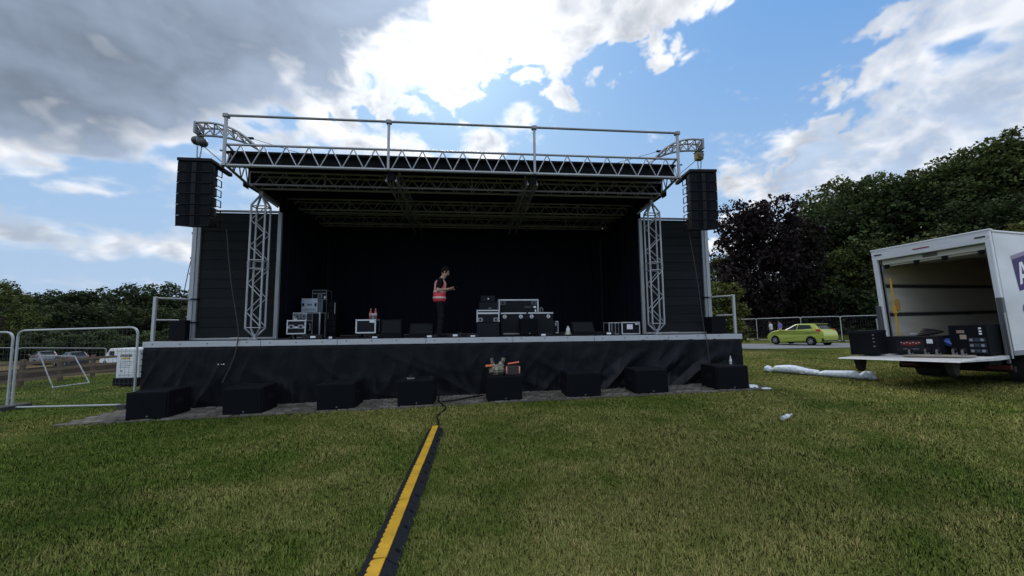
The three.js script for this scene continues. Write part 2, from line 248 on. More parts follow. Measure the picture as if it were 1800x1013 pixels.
// ---------------------------------------------------------------- the stage
const DY = 1.231, XL = -7.006, XR = 6.671;
const stage = thing('stage', 'long black mobile stage platform with pale metal front edge and wrinkled black skirt', 'stage', [0, 0, 0]);
{
  mesh('deck', bx(XR - XL - 0.02, 0.1, 5.2, (XL + XR) / 2, DY - 0.053, -2.63), M.deck, stage);
  const cuts = [XL, -5.1, -4.62, -3.0, -1.05, 0.95, 2.9, 4.75, XR];
  for (let i = 0; i < cuts.length - 1; i++) {
    const w = cuts[i + 1] - cuts[i] - 0.008, e = mesh('edge_strip', rbx(w, 0.125, 0.05, 0.008, (cuts[i] + cuts[i + 1]) / 2, DY - 0.0625, -0.02), M.lip, stage);
    const bolts = []; for (let x = cuts[i] + 0.2; x < cuts[i + 1] - 0.1; x += 0.55) bolts.push(new THREE.CylinderGeometry(0.012, 0.012, 0.006, 8).rotateX(Math.PI / 2).translate(x, DY - 0.055 + (i % 2) * 0.02, 0.007));
    if (bolts.length) mesh('bolt', merge(bolts), M.black, e).userData.kind = 'stuff';
  }
  for (const s of [-1, 1]) mesh('side_trim', rbx(0.05, 0.125, 5.15, 0.008, s < 0 ? XL + 0.026 : XR - 0.026, DY - 0.064, -2.63), M.lip, stage);
  for (let i = 0; i < 8; i++) for (const z of [-0.4, -4.9]) { const x = lerp(XL + 0.3, XR - 0.3, i / 7), y0 = ground(x, z); mesh('stage_leg', bx(0.08, DY - 0.1 - y0, 0.08, x, (DY - 0.1 + y0) / 2, z), M.galv, stage); }
  // skirt: a heavy PVC sheet with hanging folds, gathered and creased towards the right
  const n = 800, m = 60, pos = [], uv = [], idx = [];
  const fold = (x, t) => {
    const g = smooth(1.8, 3.2, x) * (1 - smooth(6.2, 6.6, x)), rid = (v) => 1 - Math.abs(v) * 2.2;
    const a = rid(n2(x * 1.5 + t * 0.8, t * 0.8 + 3)), b = rid(n2(x * 1.1 - t * 2.0, t * 1.1 + 20)), c = n2(x * 4.5 + 0.4 * Math.sin(t * 5), t * 0.8), d = fbm(x * 3 + 7, t * 4, 4);
    const cr = Math.pow(clamp(rid(n2(x * 1.7 + t * 0.7 + 11, t * 0.5)), 0, 1), 2) * 0.022 * smooth(0, 0.4, t) + Math.pow(clamp(rid(n2(x * 3.4 + 60, t * 0.7 + x * 0.2)), 0, 1), 2) * 0.010;
    const diag = rid(n2(x * 0.9 + t * 1.6 + 40, t * 0.5 - x * 0.25)), ripple = 0.014 * Math.sin(x * 11 + 2 * n2(x, 4)) * (1 - t) * smooth(-3.5, -1, x);
    return 0.03 + cr * (0.6 + 0.6 * t) + (0.022 + 0.05 * t) * Math.max(0, a) * (0.35 + 0.5 * g) + 0.022 * Math.max(0, b) * t + 0.016 * c * (0.5 + t) + 0.006 * d + 0.11 * g * Math.max(0, diag) * smooth(0.1, 0.75, t) + ripple + 0.10 * g * smooth(0.78, 1, t) * Math.max(0, n2(x * 1.4, 9) + 0.15);
  };
  for (let j = 0; j <= m; j++) for (let i = 0; i <= n; i++) {
    const x = lerp(XL + 0.02, XR - 0.02, i / n), t = j / m, y = lerp(DY - 0.11, ground(x, 0.02) + 0.012, t);
    const z = -0.045 + fold(x, t) - 0.01 * (1 - smooth(0, 0.06, t));
    pos.push(x + 0.02 * n2(x * 3, t * 3) * t, y + (j === m ? 0.03 * Math.max(0, n2(x * 1.8, 2)) : 0), z); uv.push(x * 0.7, y * 0.7);
  }
  for (let j = 0; j < m; j++) for (let i = 0; i < n; i++) { const a = j * (n + 1) + i; idx.push(a, a + n + 1, a + 1, a + 1, a + n + 1, a + n + 2); }
  const g = new THREE.BufferGeometry(); g.setAttribute('position', new THREE.Float32BufferAttribute(pos, 3)); g.setAttribute('uv', new THREE.Float32BufferAttribute(uv, 2)); g.setIndex(idx); g.computeVertexNormals();
  const skirt = mesh('skirt', g, new THREE.MeshPhysicalMaterial({ color: M.tarp.color, roughness: 0.40, specularIntensity: 0.27, bumpMap: clothTex, bumpScale: 0.003, side: THREE.DoubleSide }), stage);
  for (const s of [-1, 1]) { const x = s < 0 ? XL + 0.02 : XR - 0.02, y0 = ground(x, -2) + 0.02; mesh('skirt', bx(0.02, DY - 0.12 - y0, 5.1, x, (DY - 0.12 + y0) / 2, -2.6), M.tarp, stage); }
  for (let k = 0; k < 9; k++) { const y = 0.98 - k * 0.125; mesh('lacing', rbx(0.05, 0.02, 0.03, 0.006, XL + 0.03, y, 0.012), M.black, stage); }   // laced corner
  [[-5.42, 0.022], [-5.36, 0.012], [-5.31, 0.03]].forEach(([x, w]) => mesh('tape_scrap', rbx(w, 0.018, 0.006, 0.002, x, 0.735, 0.075), M.label, stage));
}

// a lattice in the plane of two chords: braces zig-zag between them, each a bar of its own
function lattice(parent, name, a0, a1, b0, b1, n, r, mat, verticals) {
  const p = (q0, q1, t) => q0.map((v, i) => lerp(v, q1[i], t));
  for (let i = 0; i < n; i++) {
    bar(name, parent, p(b0, b1, i / n), p(a0, a1, (i + 0.5) / n), r, mat);
    bar(name, parent, p(a0, a1, (i + 0.5) / n), p(b0, b1, (i + 1) / n), r, mat);
    if (verticals) bar(name, parent, p(a0, a1, i / n), p(b0, b1, i / n), r, mat);
  }
}
const roof = thing('stage_roof', 'black stage roof with rows of dark roof trusses under a flat canopy', 'stage roof');
{
  const cx = (-5.32 + 4.93) / 2, cw = 10.25;
  const RY = (z) => 5.34 + (z - 0.4) * 0.012;      // the canopy falls a little to the back
  const g = bx(cw, 0.05, 5.5, cx, 0, -2.33); const p = g.attributes.position; for (let i = 0; i < p.count; i++) p.setY(i, p.getY(i) + RY(p.getZ(i)) - 0.02); g.computeVertexNormals();
  mesh('canopy', g, M.canopy, roof);
  mesh('canopy_flap', bx(cw, 0.30, 0.03, cx, 5.165, 0.31), M.canopy, roof);
  for (const x of [-5.235, 4.93]) mesh('side_panel', bx(0.03, 0.50, 4.75, x + (x < 0 ? 0 : 0.02), 5.06, -2.72), M.canopy, roof);
  mesh('back_panel', bx(cw - 0.02, 0.95, 0.03, cx, 4.85, -5.115), M.canopy, roof);
  // cross trusses: two lower chords, two upper chords, lattice on both faces
  for (const z of [-0.33, -2.25, -3.75, -4.7]) {
    const y0 = 4.865 + (z + 0.33) * 0.012, y1 = y0 + 0.30, x0 = -5.19, x1 = 4.93, dz = z < -4.5 ? 0.16 : 0.30, t = sub('roof_truss', roof);
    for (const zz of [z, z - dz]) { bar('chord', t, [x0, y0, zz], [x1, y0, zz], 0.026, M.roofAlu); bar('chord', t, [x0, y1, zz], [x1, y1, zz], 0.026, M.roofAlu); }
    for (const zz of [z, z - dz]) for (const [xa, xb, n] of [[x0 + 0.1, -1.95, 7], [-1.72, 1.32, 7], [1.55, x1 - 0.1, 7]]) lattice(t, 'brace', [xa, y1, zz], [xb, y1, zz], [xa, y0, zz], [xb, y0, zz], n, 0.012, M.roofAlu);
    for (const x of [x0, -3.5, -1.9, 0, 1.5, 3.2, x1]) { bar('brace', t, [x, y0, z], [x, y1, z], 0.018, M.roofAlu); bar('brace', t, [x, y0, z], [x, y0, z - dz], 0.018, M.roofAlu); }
  }
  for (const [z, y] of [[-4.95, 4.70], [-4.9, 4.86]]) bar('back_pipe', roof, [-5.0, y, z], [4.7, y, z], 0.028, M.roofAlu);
  // long beams from front to back
  for (const x of [-1.84, 1.43]) {
    const t = sub('roof_beam', roof);
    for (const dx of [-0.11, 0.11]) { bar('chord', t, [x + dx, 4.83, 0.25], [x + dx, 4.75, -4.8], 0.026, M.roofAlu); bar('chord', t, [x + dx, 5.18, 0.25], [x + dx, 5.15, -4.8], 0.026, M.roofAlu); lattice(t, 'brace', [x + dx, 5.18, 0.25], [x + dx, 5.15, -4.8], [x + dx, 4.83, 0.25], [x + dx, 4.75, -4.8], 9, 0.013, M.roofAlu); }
    mesh('beam_plate', bx(0.16, 0.34, 0.03, x, 5.0, 0.27), M.black, t);
  }
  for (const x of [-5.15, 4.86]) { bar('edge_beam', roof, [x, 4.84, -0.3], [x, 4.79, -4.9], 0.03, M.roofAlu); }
  for (const [xc, s] of [[-5.24, -1], [4.95, 1]]) mesh('corner_plate', bx(0.012, 0.14, 0.22, xc + s * 0.02, 4.84, -0.30), M.black, roof, [0, 0, 0]);
}
const back = mesh('back_drape', (() => { const n = 300, g = new THREE.PlaneGeometry(9.9, 3.75, n, 4), p = g.attributes.position; for (let i = 0; i < p.count; i++) p.setZ(i, 0.03 * n2(p.getX(i) * 5, p.getY(i) * 0.2) + 0.012 * Math.sin(p.getX(i) * 22)); g.computeVertexNormals(); return g.translate(-0.08, DY + 1.875, -4.62); })(), new THREE.MeshPhysicalMaterial({ color: M.drape.color, roughness: 1, specularIntensity: 0.2, side: THREE.DoubleSide }));
tag(back, 'black cloth drape closing the whole back of the stage', 'drape');
for (const [x, l] of [[-4.86, 'black side curtain inside the left end of the stage'], [4.68, 'black side curtain inside the right end of the stage']]) {
  const g = new THREE.PlaneGeometry(3.5, 3.62, 120, 4), p = g.attributes.position; for (let i = 0; i < p.count; i++) p.setZ(i, 0.03 * n2(p.getX(i) * 5 + x, p.getY(i) * 0.2)); g.computeVertexNormals();
  tag(mesh('side_drape', g.rotateY(Math.PI / 2).translate(x, DY + 1.81, -2.85), new THREE.MeshPhysicalMaterial({ color: M.drape.color, roughness: 1, specularIntensity: 0.2, side: THREE.DoubleSide })), l, 'drape', 'side curtains of the stage');
}

// front truss with the guard rail on top
const ft = thing('front_truss', 'long silver lattice truss with guard rail across the front of the stage roof', 'truss');
{
  const z = 0.517, x0 = -5.258, x1 = 4.919, y0 = 4.978, y1 = 5.44, y2 = 6.061, px = [x0, -1.845, 1.44, x1];
  bar('lower_chord', ft, [x0 - 0.09, y0, z], [x1 + 0.06, y0, z], 0.034, M.alu);
  bar('upper_chord', ft, [x0, y1, z], [x1, y1, z], 0.026, M.alu);
  for (let k = 0; k < 3; k++) lattice(ft, 'brace', [px[k] + 0.06, y1, z], [px[k + 1] - 0.06, y1, z], [px[k] + 0.06, y0, z], [px[k + 1] - 0.06, y0, z], 7, 0.0135, M.alu);
  px.forEach((x, k) => { bar('guard_post', ft, [x, y0 - 0.02, z + 0.045], [x, y2 + 0.05, z + 0.045], k === 0 || k === 3 ? 0.036 : 0.03, M.alu); mesh('clamp', rbx(0.12, 0.09, 0.11, 0.02, x, y2, z + 0.045), M.aluDull, ft); });
  for (let k = 0; k < 3; k++) bar('guard_rail', ft, [px[k] + 0.05, y2 + 0.008, z + 0.05], [px[k + 1] - 0.05, y2 + 0.008, z + 0.05], 0.027, M.aluDull);
  for (const [x, s] of [[x0 + 0.02, -1], [x1 - 0.02, 1]]) {      // short side trusses back to the roof
    const t = sub('side_truss', ft);
    bar('chord', t, [x, y0, z], [x, 4.86, -0.34], 0.03, M.aluDull); bar('chord', t, [x, y1, z], [x, 5.26, -0.34], 0.024, M.alu);
    lattice(t, 'brace', [x, y1 - 0.05, z], [x, 5.26, -0.34], [x, y0, z], [x, 4.86, -0.34], 3, 0.014, M.alu);
    bar('spigot', t, [x + s * 0.02, 5.29, 0.5], [x + s * 0.16, 5.33, 0.46], 0.018, M.black);
  }
}

// square lattice towers carrying the roof
function tower(xc, s, label) {
  const t = thing('truss_tower', label, 'truss tower', [xc, DY, -0.57], 0, 'lattice towers at the ends of the stage front');
  const w = 0.158, wd = 0.12, y0 = 0.26, y1 = 3.18, c = [[-w, -wd], [w, -wd], [w, wd], [-w, wd]];
  for (const [x, z] of c) { bar('chord', t, [x, y0, z], [x, y1, z], 0.023, M.alu); bar('foot_strut', t, [x, y0, z], [x * 0.12, 0.07, z * 0.12], 0.022, M.alu); bar('head_strut', t, [x, y1, z], [x * 0.15, y1 + 0.26, z * 0.15], 0.025, M.alu); }
  for (let k = 0; k < 4; k++) {
    const a = c[k], b = c[(k + 1) % 4], at = (q, y) => [q[0], y, q[1]];
    for (const y of [y0 + 0.02, 1.66, 1.86, y1 - 0.02]) bar('cross_bar', t, at(a, y), at(b, y), 0.014, M.alu);
    if (k % 2 === 0) for (const [ya, yb, n] of [[y0 + 0.05, 1.64, 4], [1.88, y1 - 0.05, 4]]) for (let i = 0; i < n; i++) { const u = lerp(ya, yb, i / n), v = lerp(ya, yb, (i + 1) / n), f = (i + (k > 1 ? 1 : 0)) % 2; bar('brace', t, at(f ? a : b, u), at(f ? b : a, v), 0.0125, M.alu); }
  }
  for (const [x, z] of c) for (const y of [1.72, 1.80]) mesh('joint_sleeve', new THREE.CylinderGeometry(0.034, 0.034, 0.06, 10).translate(x, y, z), M.aluDull, t);
  mesh('foot_plate', rbx(0.20, 0.02, 0.20, 0.005, 0, 0.012, 0), M.steel, t); mesh('foot_pin', new THREE.CylinderGeometry(0.032, 0.04, 0.12, 12).translate(0, 0.07, 0), M.alu, t);
  mesh('head_hinge', rbx(0.10, 0.14, 0.10, 0.02, 0, y1 + 0.30, 0), M.aluDull, t);
  bar('roof_strut', t, [s * 0.02, y1 + 0.28, 0], [-s * 0.28, y1 + 0.06, -0.25], 0.03, M.aluDull);
}
tower(-5.035, -1, 'silver square lattice tower holding up the left end of the stage roof');
tower(4.735, 1, 'silver square lattice tower holding up the right end of the stage roof');

// side wings: dark slatted scrim between a broad outer post and a thin inner post
function wing(xo, xi, s, label) {
  const w = thing('scrim_wing', label, 'scrim panel', [0, DY, -1], 0, 'dark scrim wings beside the stage opening');
  const H = 3.17, xa = Math.min(xo, xi) + 0.07, xb = Math.max(xo, xi) - 0.07, n = 13;
  for (let k = 0; k < n; k++) { const h = (H - 0.1) / n, m = mesh('scrim_slat', UNIT_BOX, k % 3 ? M.scrim : M.scrim2, w, [(xa + xb) / 2, 0.06 + h * (k + 0.5), -0.02], [((k * 7) % 5 - 2) * 0.016 - 0.03, 0, 0]); m.scale.set(xb - xa, h - 0.005, 0.014); }
  mesh('backing', bx(xb - xa, H - 0.1, 0.01, (xa + xb) / 2, H / 2, -0.06), M.scrim, w);
  const post = mesh('outer_post', rbx(0.10, H + 0.02, 0.10, 0.008, xo - s * 0.05, (H + 0.02) / 2, 0), M.alu, w);
  mesh('outer_rail', rbx(0.075, H + 0.02, 0.08, 0.006, xo - s * 0.142, (H + 0.02) / 2, -0.004), M.aluDull, w);
  mesh('inner_post', rbx(0.085, H - 0.02, 0.08, 0.006, xi + s * 0.045, (H - 0.02) / 2, 0.002), M.alu, w);
  mesh('top_rail', rbx(xb - xa, 0.05, 0.05, 0.006, (xa + xb) / 2, H, -0.01), M.aluDull, w); mesh('bottom_rail', rbx(xb - xa, 0.04, 0.07, 0.006, (xa + xb) / 2, 0.022, 0.02), M.alu, w);
  for (const y of [0.55, 1.05, 1.6, 1.98, 2.6]) mesh('hook', rbx(0.035, 0.05, 0.05, 0.01, xo + s * 0.014, y, 0.01), M.aluDull, post);
  for (const y of [0.42, 0.98]) mesh('strap', bx(0.26, 0.03, 0.13, xo - s * 0.09, y, 0), M.black, w);
}
wing(-6.785, -4.735, -1, 'dark slatted scrim wing at the left side of the stage, behind the left tower');
wing(6.52, 4.545, 1, 'dark slatted scrim wing at the right side of the stage, behind the right tower');

// hand rails at the stage ends
function rail(xp, s, top, label) {
  const t = thing('handrail', label, 'handrail', [xp, DY, -0.3], 0, 'handrails at the ends of the stage');
  mesh('post', rbx(0.062, top, 0.06, 0.01, 0, top / 2, 0), M.galv, t);
  bar('top_rail', t, [0, top - 0.03, 0], [-s * (s < 0 ? 0.31 : 0.25), top - 0.02, -0.62], 0.024, M.galv); bar('middle_rail', t, [0, top * 0.475, 0], [-s * 0.22, top * 0.475, -0.42], 0.02, M.galv);
}
rail(-7.03, -1, 0.99, 'grey handrail post at the left end of the stage'); rail(6.70, 1, 1.0, 'grey handrail post at the right end of the stage');

// curved lifting arms, chain hoists and the two hanging loudspeaker arrays
function arm(sx, tip, end, label) {
  const t = thing('lifting_arm', label, 'lifting arm', [0, 0, 0], 0, 'curved lifting arms above the loudspeaker arrays');
  const P = (u, off, z) => { const a = tip, c = [lerp(tip[0], end[0], 0.62), tip[1] + 0.12], b = end, x = (1 - u) ** 2 * a[0] + 2 * u * (1 - u) * c[0] + u * u * b[0], y = (1 - u) ** 2 * a[1] + 2 * u * (1 - u) * c[1] + u * u * b[1], dx = 2 * (1 - u) * (c[0] - a[0]) + 2 * u * (b[0] - c[0]), dy = 2 * (1 - u) * (c[1] - a[1]) + 2 * u * (b[1] - c[1]), l = Math.hypot(dx, dy); return [x - (dy / l) * off * sx * -1, y - Math.abs(dx / l) * off, z]; };
  const run = (off, z) => [...Array(11).keys()].map((i) => P(i / 10, off, z));
  mesh('chord', tube(run(0, -0.16), 0.026), M.alu, t); mesh('chord', tube(run(0, -0.44), 0.026), M.alu, t); mesh('chord', tube(run(0.25, -0.3), 0.026), M.aluDull, t);
  for (let i = 0; i <= 9; i++) { const u = i / 9, v = (i + 0.5) / 9; bar('rung', t, P(u, 0, -0.16), P(u, 0, -0.44), 0.014, M.alu); if (i < 9) for (const z of [-0.16, -0.44]) { bar('brace', t, P(u, 0, z), P(v, 0.25, -0.3), 0.014, M.alu); bar('brace', t, P(v, 0.25, -0.3), P((i + 1) / 9, 0, z), 0.014, M.alu); } }
  mesh('end_plate', rbx(0.05, 0.28, 0.32, 0.01, tip[0] - sx * -0.0, tip[1] - 0.10, -0.3), M.aluDull, t);
  const mid = P(0.66, -0.02, -0.3); mesh('stay_lug', rbx(0.16, 0.05, 0.05, 0.01, mid[0], mid[1] + 0.05, -0.3, 2), M.black, t);
  const far = [end[0] - sx * 2.6 * 1, 5.40, -1.4]; bar('stay', t, [mid[0], mid[1] + 0.06, -0.3], far, 0.006, M.wire);
}
arm(-1, [-6.36, 6.24], [-4.75, 5.36], 'curved silver lattice arm above the left loudspeaker array');
arm(1, [6.03, 6.29], [4.42, 5.36], 'curved silver lattice arm above the right loudspeaker array');
function hoist(x, y, top, yb, mat, round, label, s) {
  const t = thing('chain_hoist', label, 'chain hoist', [x, y, -0.3], 0, 'chain hoists on the lifting arms');
  if (round) { mesh('body', new THREE.SphereGeometry(1, 20, 14).scale(0.10, 0.10, 0.12).translate(-0.065, 0.01, 0), mat, t); mesh('body', new THREE.SphereGeometry(1, 20, 14).scale(0.105, 0.105, 0.12).translate(0.07, -0.03, 0), mat, t); mesh('band', new THREE.TorusGeometry(0.095, 0.014, 8, 20).rotateY(Math.PI / 2), M.aluDull, t); }
  else { mesh('body', rbx(0.19, 0.21, 0.17, 0.03), mat, t); mesh('round_cover', new THREE.CylinderGeometry(0.075, 0.085, 0.05, 20).rotateX(Math.PI / 2).translate(0, 0.01, 0.095), std(0.10, 0.09, 0.05, 0.5), t); mesh('cap', rbx(0.20, 0.025, 0.18, 0.01, 0, 0.11, 0), M.black, t); }
  bar('hook', t, [0, 0.1, 0], [0, top - y, 0], 0.02, M.black);
  const link = (a, b) => { const g = [], n = Math.max(3, Math.round(Math.hypot(...a.map((v, i) => b[i] - v)) / 0.05)); for (let i = 0; i < n; i++) { const q = a.map((v, k) => lerp(v, b[k], (i + 0.5) / n)); g.push(new THREE.TorusGeometry(0.02, 0.006, 5, 8).scale(0.7, 1.4, 1).rotateY((i % 2) * 1.57).translate(...q)); } return merge(g); };
  mesh('chain', link([-0.04, -0.1, 0], [-0.03, yb - y, 0]), M.wire, t); mesh('chain', link([0.06, -0.1, 0], [0.02, yb - y, 0]), M.wire, t);
  for (const dz of [0, 0.05]) bar('bridle', t, [0.08 * -s, -0.1, dz], [-s * 0.62, yb - y - 0.12, -0.38 + dz], 0.007, M.wire);
  mesh('load_hook', rbx(0.05, 0.10, 0.03, 0.01, 0, yb - y + 0.06, 0), M.black, t);
}
hoist(-6.33, 5.86, 6.06, 5.36, std(0.07, 0.072, 0.07, 0.45, 0.3), true, 'dark rounded chain hoist under the left curved arm', -1);
hoist(5.98, 5.90, 6.12, 5.45, std(0.26, 0.185, 0.045, 0.55, 0.1), false, 'yellow boxy chain hoist under the right curved arm', 1);
function lineArray(x, y, s, turn, label) {
  const t = thing('line_array', label, 'loudspeaker array', [x, y, -0.02], turn, 'hanging loudspeaker arrays beside the roof');
  const fly = mesh('flying_frame', rbx(0.72, 0.075, 0.5, 0.01, 0, -0.035, -0.22), M.cabEdge, t); mesh('rear_beam', rbx(0.09, 0.09, 0.5, 0.01, -s * 0.28, -0.05, -0.62), M.black, fly); mesh('lug', rbx(0.12, 0.08, 0.06, 0.01, -0.02, 0.03, -0.22), M.black, fly);
  const W = 0.70, H = 0.242, Dp = 0.40; let yy = -0.085, zz = 0, tilt = 0;
  for (let k = 0; k < 6; k++) {
    const c = sub('cabinet', t, [0, yy, zz], [tilt, 0, 0]); yy -= H * Math.cos(tilt) + 0.004; zz -= H * Math.sin(tilt) * 1; tilt += 0.012 * (k > 2 ? 1.6 : 1);
    const body = new THREE.BoxGeometry(1, 1, 1, 1, 1, 1); const p = body.attributes.position; for (let i = 0; i < p.count; i++) { const b = p.getZ(i) < 0; p.setXYZ(i, p.getX(i) * (W - (b ? 0.18 : 0)), (p.getY(i) - 0.5) * (H - 0.008) * (b ? 0.86 : 1), b ? -Dp : 0); } body.computeVertexNormals();
    mesh('box', body, M.cab, c);
    for (const q of [-1, 1]) { const gr = mesh('grille', rbx(0.272, H - 0.05, 0.02, 0.006, q * 0.20, -H / 2, 0.006), M.grille, c); gr.rotation.y = q * 0.10; }
    mesh('horn_strip', rbx(0.10, H - 0.022, 0.022, 0.006, 0, -H / 2, 0.008), M.cabEdge, c);
    mesh('lower_lip', rbx(W - 0.01, 0.016, 0.03, 0.004, 0, -H + 0.01, 0.006), M.cabEdge, c);
    for (const q of [-1, 1]) {
      const xq = q * (W / 2 - 0.055), f = [barGeo([xq, -0.03, -0.30], [xq + q * 0.0, -0.03, -0.50], 0.011), barGeo([xq, -H + 0.06, -0.30], [xq, -H + 0.06, -0.50], 0.011), barGeo([xq, -0.025, -0.50], [xq, -H + 0.055, -0.50], 0.011)];
      mesh('bracket', merge(f), M.black, c); mesh('link_plate', rbx(0.014, H - 0.05, 0.10, 0.004, q * (W / 2 - 0.012), -H / 2, -0.1), M.cabEdge, c);
    }
  }
}
lineArray(-6.215, 5.335, -1, 0.02, 'tall black array of six loudspeakers hanging left of the stage roof');
lineArray(5.89, 5.43, 1, -0.06, 'tall black array of six loudspeakers hanging right of the stage roof');

function rope(name, pts, r, label, mat = M.rope) { tag(mesh(name, tube(pts, r, 48, 6), mat), label, 'rope'); }
rope('rope', [[-5.66, 3.80, -0.35], [-5.42, 2.6, -0.2], [-5.1, 1.4, -0.02], [-5.08, 1.2, 0.03], [-5.12, 0.85, 0.07], [-5.28, 0.35, 0.14]], 0.010, 'brown rope running from the left loudspeaker array down over the stage edge');
rope('rope', [[-5.74, 3.80, -0.38], [-5.6, 2.8, -0.5], [-5.3, 1.9, -0.55], [-5.15, 1.26, -0.6]], 0.008, 'black rope hanging behind the brown one under the left loudspeaker array', M.cable);
rope('rope', [[5.62, 3.86, -0.35], [5.66, 2.6, -0.15], [5.68, 1.3, 0.01], [5.69, 1.2, 0.04], [5.71, 0.7, 0.08], [5.74, 0.15, 0.1]], 0.010, 'rope hanging from the right loudspeaker array down over the stage edge');
rope('guy_rope', [[-6.72, 3.9, -1.05], [-7.0, 2.8, -1.2], [-7.5, 0.6, -1.6], [-7.6, ground(-7.6, -1.7), -1.7]], 0.009, 'thin guy rope from the top of the left scrim wing to the ground');
rope('guy_rope', [[6.5, 3.9, -1.05], [6.85, 2.9, -1.3], [7.25, 1.5, -1.7], [7.6, ground(7.6, -2.2), -2.2]], 0.011, 'guy rope from the top of the right scrim wing to the ground');

// ---------------------------------------------------------------- subwoofers along the stage front
const subs = [
  [-6.454, 'black subwoofer at the far left end of the row, nearest the mesh fence', 0.04], [-4.756, 'black subwoofer second from the left, below the left lattice tower', 0.05], [-3.029, 'black subwoofer third from the left, below the flight case with bottles', 0.03], [-1.488, 'black subwoofer with a small grey box on its top', 0.0],
  [0.314, 'black subwoofer carrying the camouflage bag and the tool bag', 0.02], [1.985, 'black subwoofer between the bag-laden one and the one under the right tower', -0.02], [3.475, 'black subwoofer second from the right, in front of the creased skirt', -0.03], [5.318, 'black subwoofer at the far right end with a clear bottle on top', -0.05]];
let subProto;
const subPos = [];
subs.forEach(([xl, label, turn], i) => {
  const W = 0.72, H = 0.51, Dp = 0.66;
  if (!subProto) {
    subProto = thing('subwoofer', label, 'subwoofer', [0, 0, 0], 0, 'subwoofers along the stage front');
    mesh('cabinet', rbx(W, H, Dp, 0.012, 0, H / 2, -Dp / 2 - 0.014), M.cab, subProto);
    mesh('grille', rbx(W - 0.05, H - 0.05, 0.022, 0.006, 0, H / 2, -0.004), M.grille, subProto);
    mesh('badge', rbx(0.026, 0.022, 0.006, 0.002, 0.02, 0.06, 0.010), std(0.12, 0.12, 0.13, 0.5), subProto);
    for (const q of [-1, 1]) { const h = mesh('handle', rbx(0.012, 0.10, 0.24, 0.004, q * (W / 2), H * 0.55, -Dp * 0.5), M.rubber, subProto); mesh('grip', rbx(0.012, 0.025, 0.2, 0.004, q * (W / 2 + 0.004), H * 0.58, -Dp * 0.5), M.cabEdge, h); }
    for (const q of [-1, 1]) mesh('runner', rbx(0.04, 0.012, Dp - 0.1, 0.004, q * 0.27, H + 0.004, -Dp / 2), M.cabEdge, subProto);
  }
  const o = i ? subProto.clone() : subProto; if (i) { o.name = numbered('subwoofer'); scene.add(o); }
  o.userData = { ...subProto.userData, label };
  const x = xl + W / 2, y = ground(x, 0.6) + 0.016;
  o.position.set(x, y, 1.0); o.rotation.set(0.0, turn, Math.atan(0.019)); subPos.push([x, y + H, 1.0]);
});

// ---------------------------------------------------------------- implicit bodies
const cap = (p, a, b, ra, rb) => { const bx_ = b[0] - a[0], by = b[1] - a[1], bz = b[2] - a[2], px = p[0] - a[0], py = p[1] - a[1], pz = p[2] - a[2], h = clamp((px * bx_ + py * by + pz * bz) / (bx_ * bx_ + by * by + bz * bz + 1e-9)); return Math.hypot(px - bx_ * h, py - by * h, pz - bz * h) - lerp(ra, rb, h); };
const ell = (p, c, r) => { const k = Math.hypot((p[0] - c[0]) / r[0], (p[1] - c[1]) / r[1], (p[2] - c[2]) / r[2]); return (k - 1) * Math.min(...r); };
const smin = (a, b, k) => { const h = clamp(0.5 + (0.5 * (b - a)) / k); return lerp(b, a, h) - k * h * (1 - h); };
function implicit(n, c, e, fn) {
  const mc = new MarchingCubes(n, new THREE.MeshStandardMaterial(), false, false, 120000), half = n / 2;
  for (let k = 0; k < n; k++) for (let j = 0; j < n; j++) for (let i = 0; i < n; i++) mc.field[i + j * n + k * n * n] = -fn([c[0] + ((i - half) / half) * e[0], c[1] + ((j - half) / half) * e[1], c[2] + ((k - half) / half) * e[2]]);
  mc.isolation = 0; mc.update();
  const pos = mc.positionArray.slice(0, mc.count * 3);
  for (let i = 0; i < pos.length; i += 3) for (let a = 0; a < 3; a++) pos[i + a] = c[a] + pos[i + a] * e[a];
  let g = new THREE.BufferGeometry(); g.setAttribute('position', new THREE.BufferAttribute(pos, 3)); g = mergeVertices(g, 1e-5); g.computeVertexNormals();
  g.setAttribute('uv', new THREE.BufferAttribute(new Float32Array(g.attributes.position.count * 2), 2));
  return g;
}
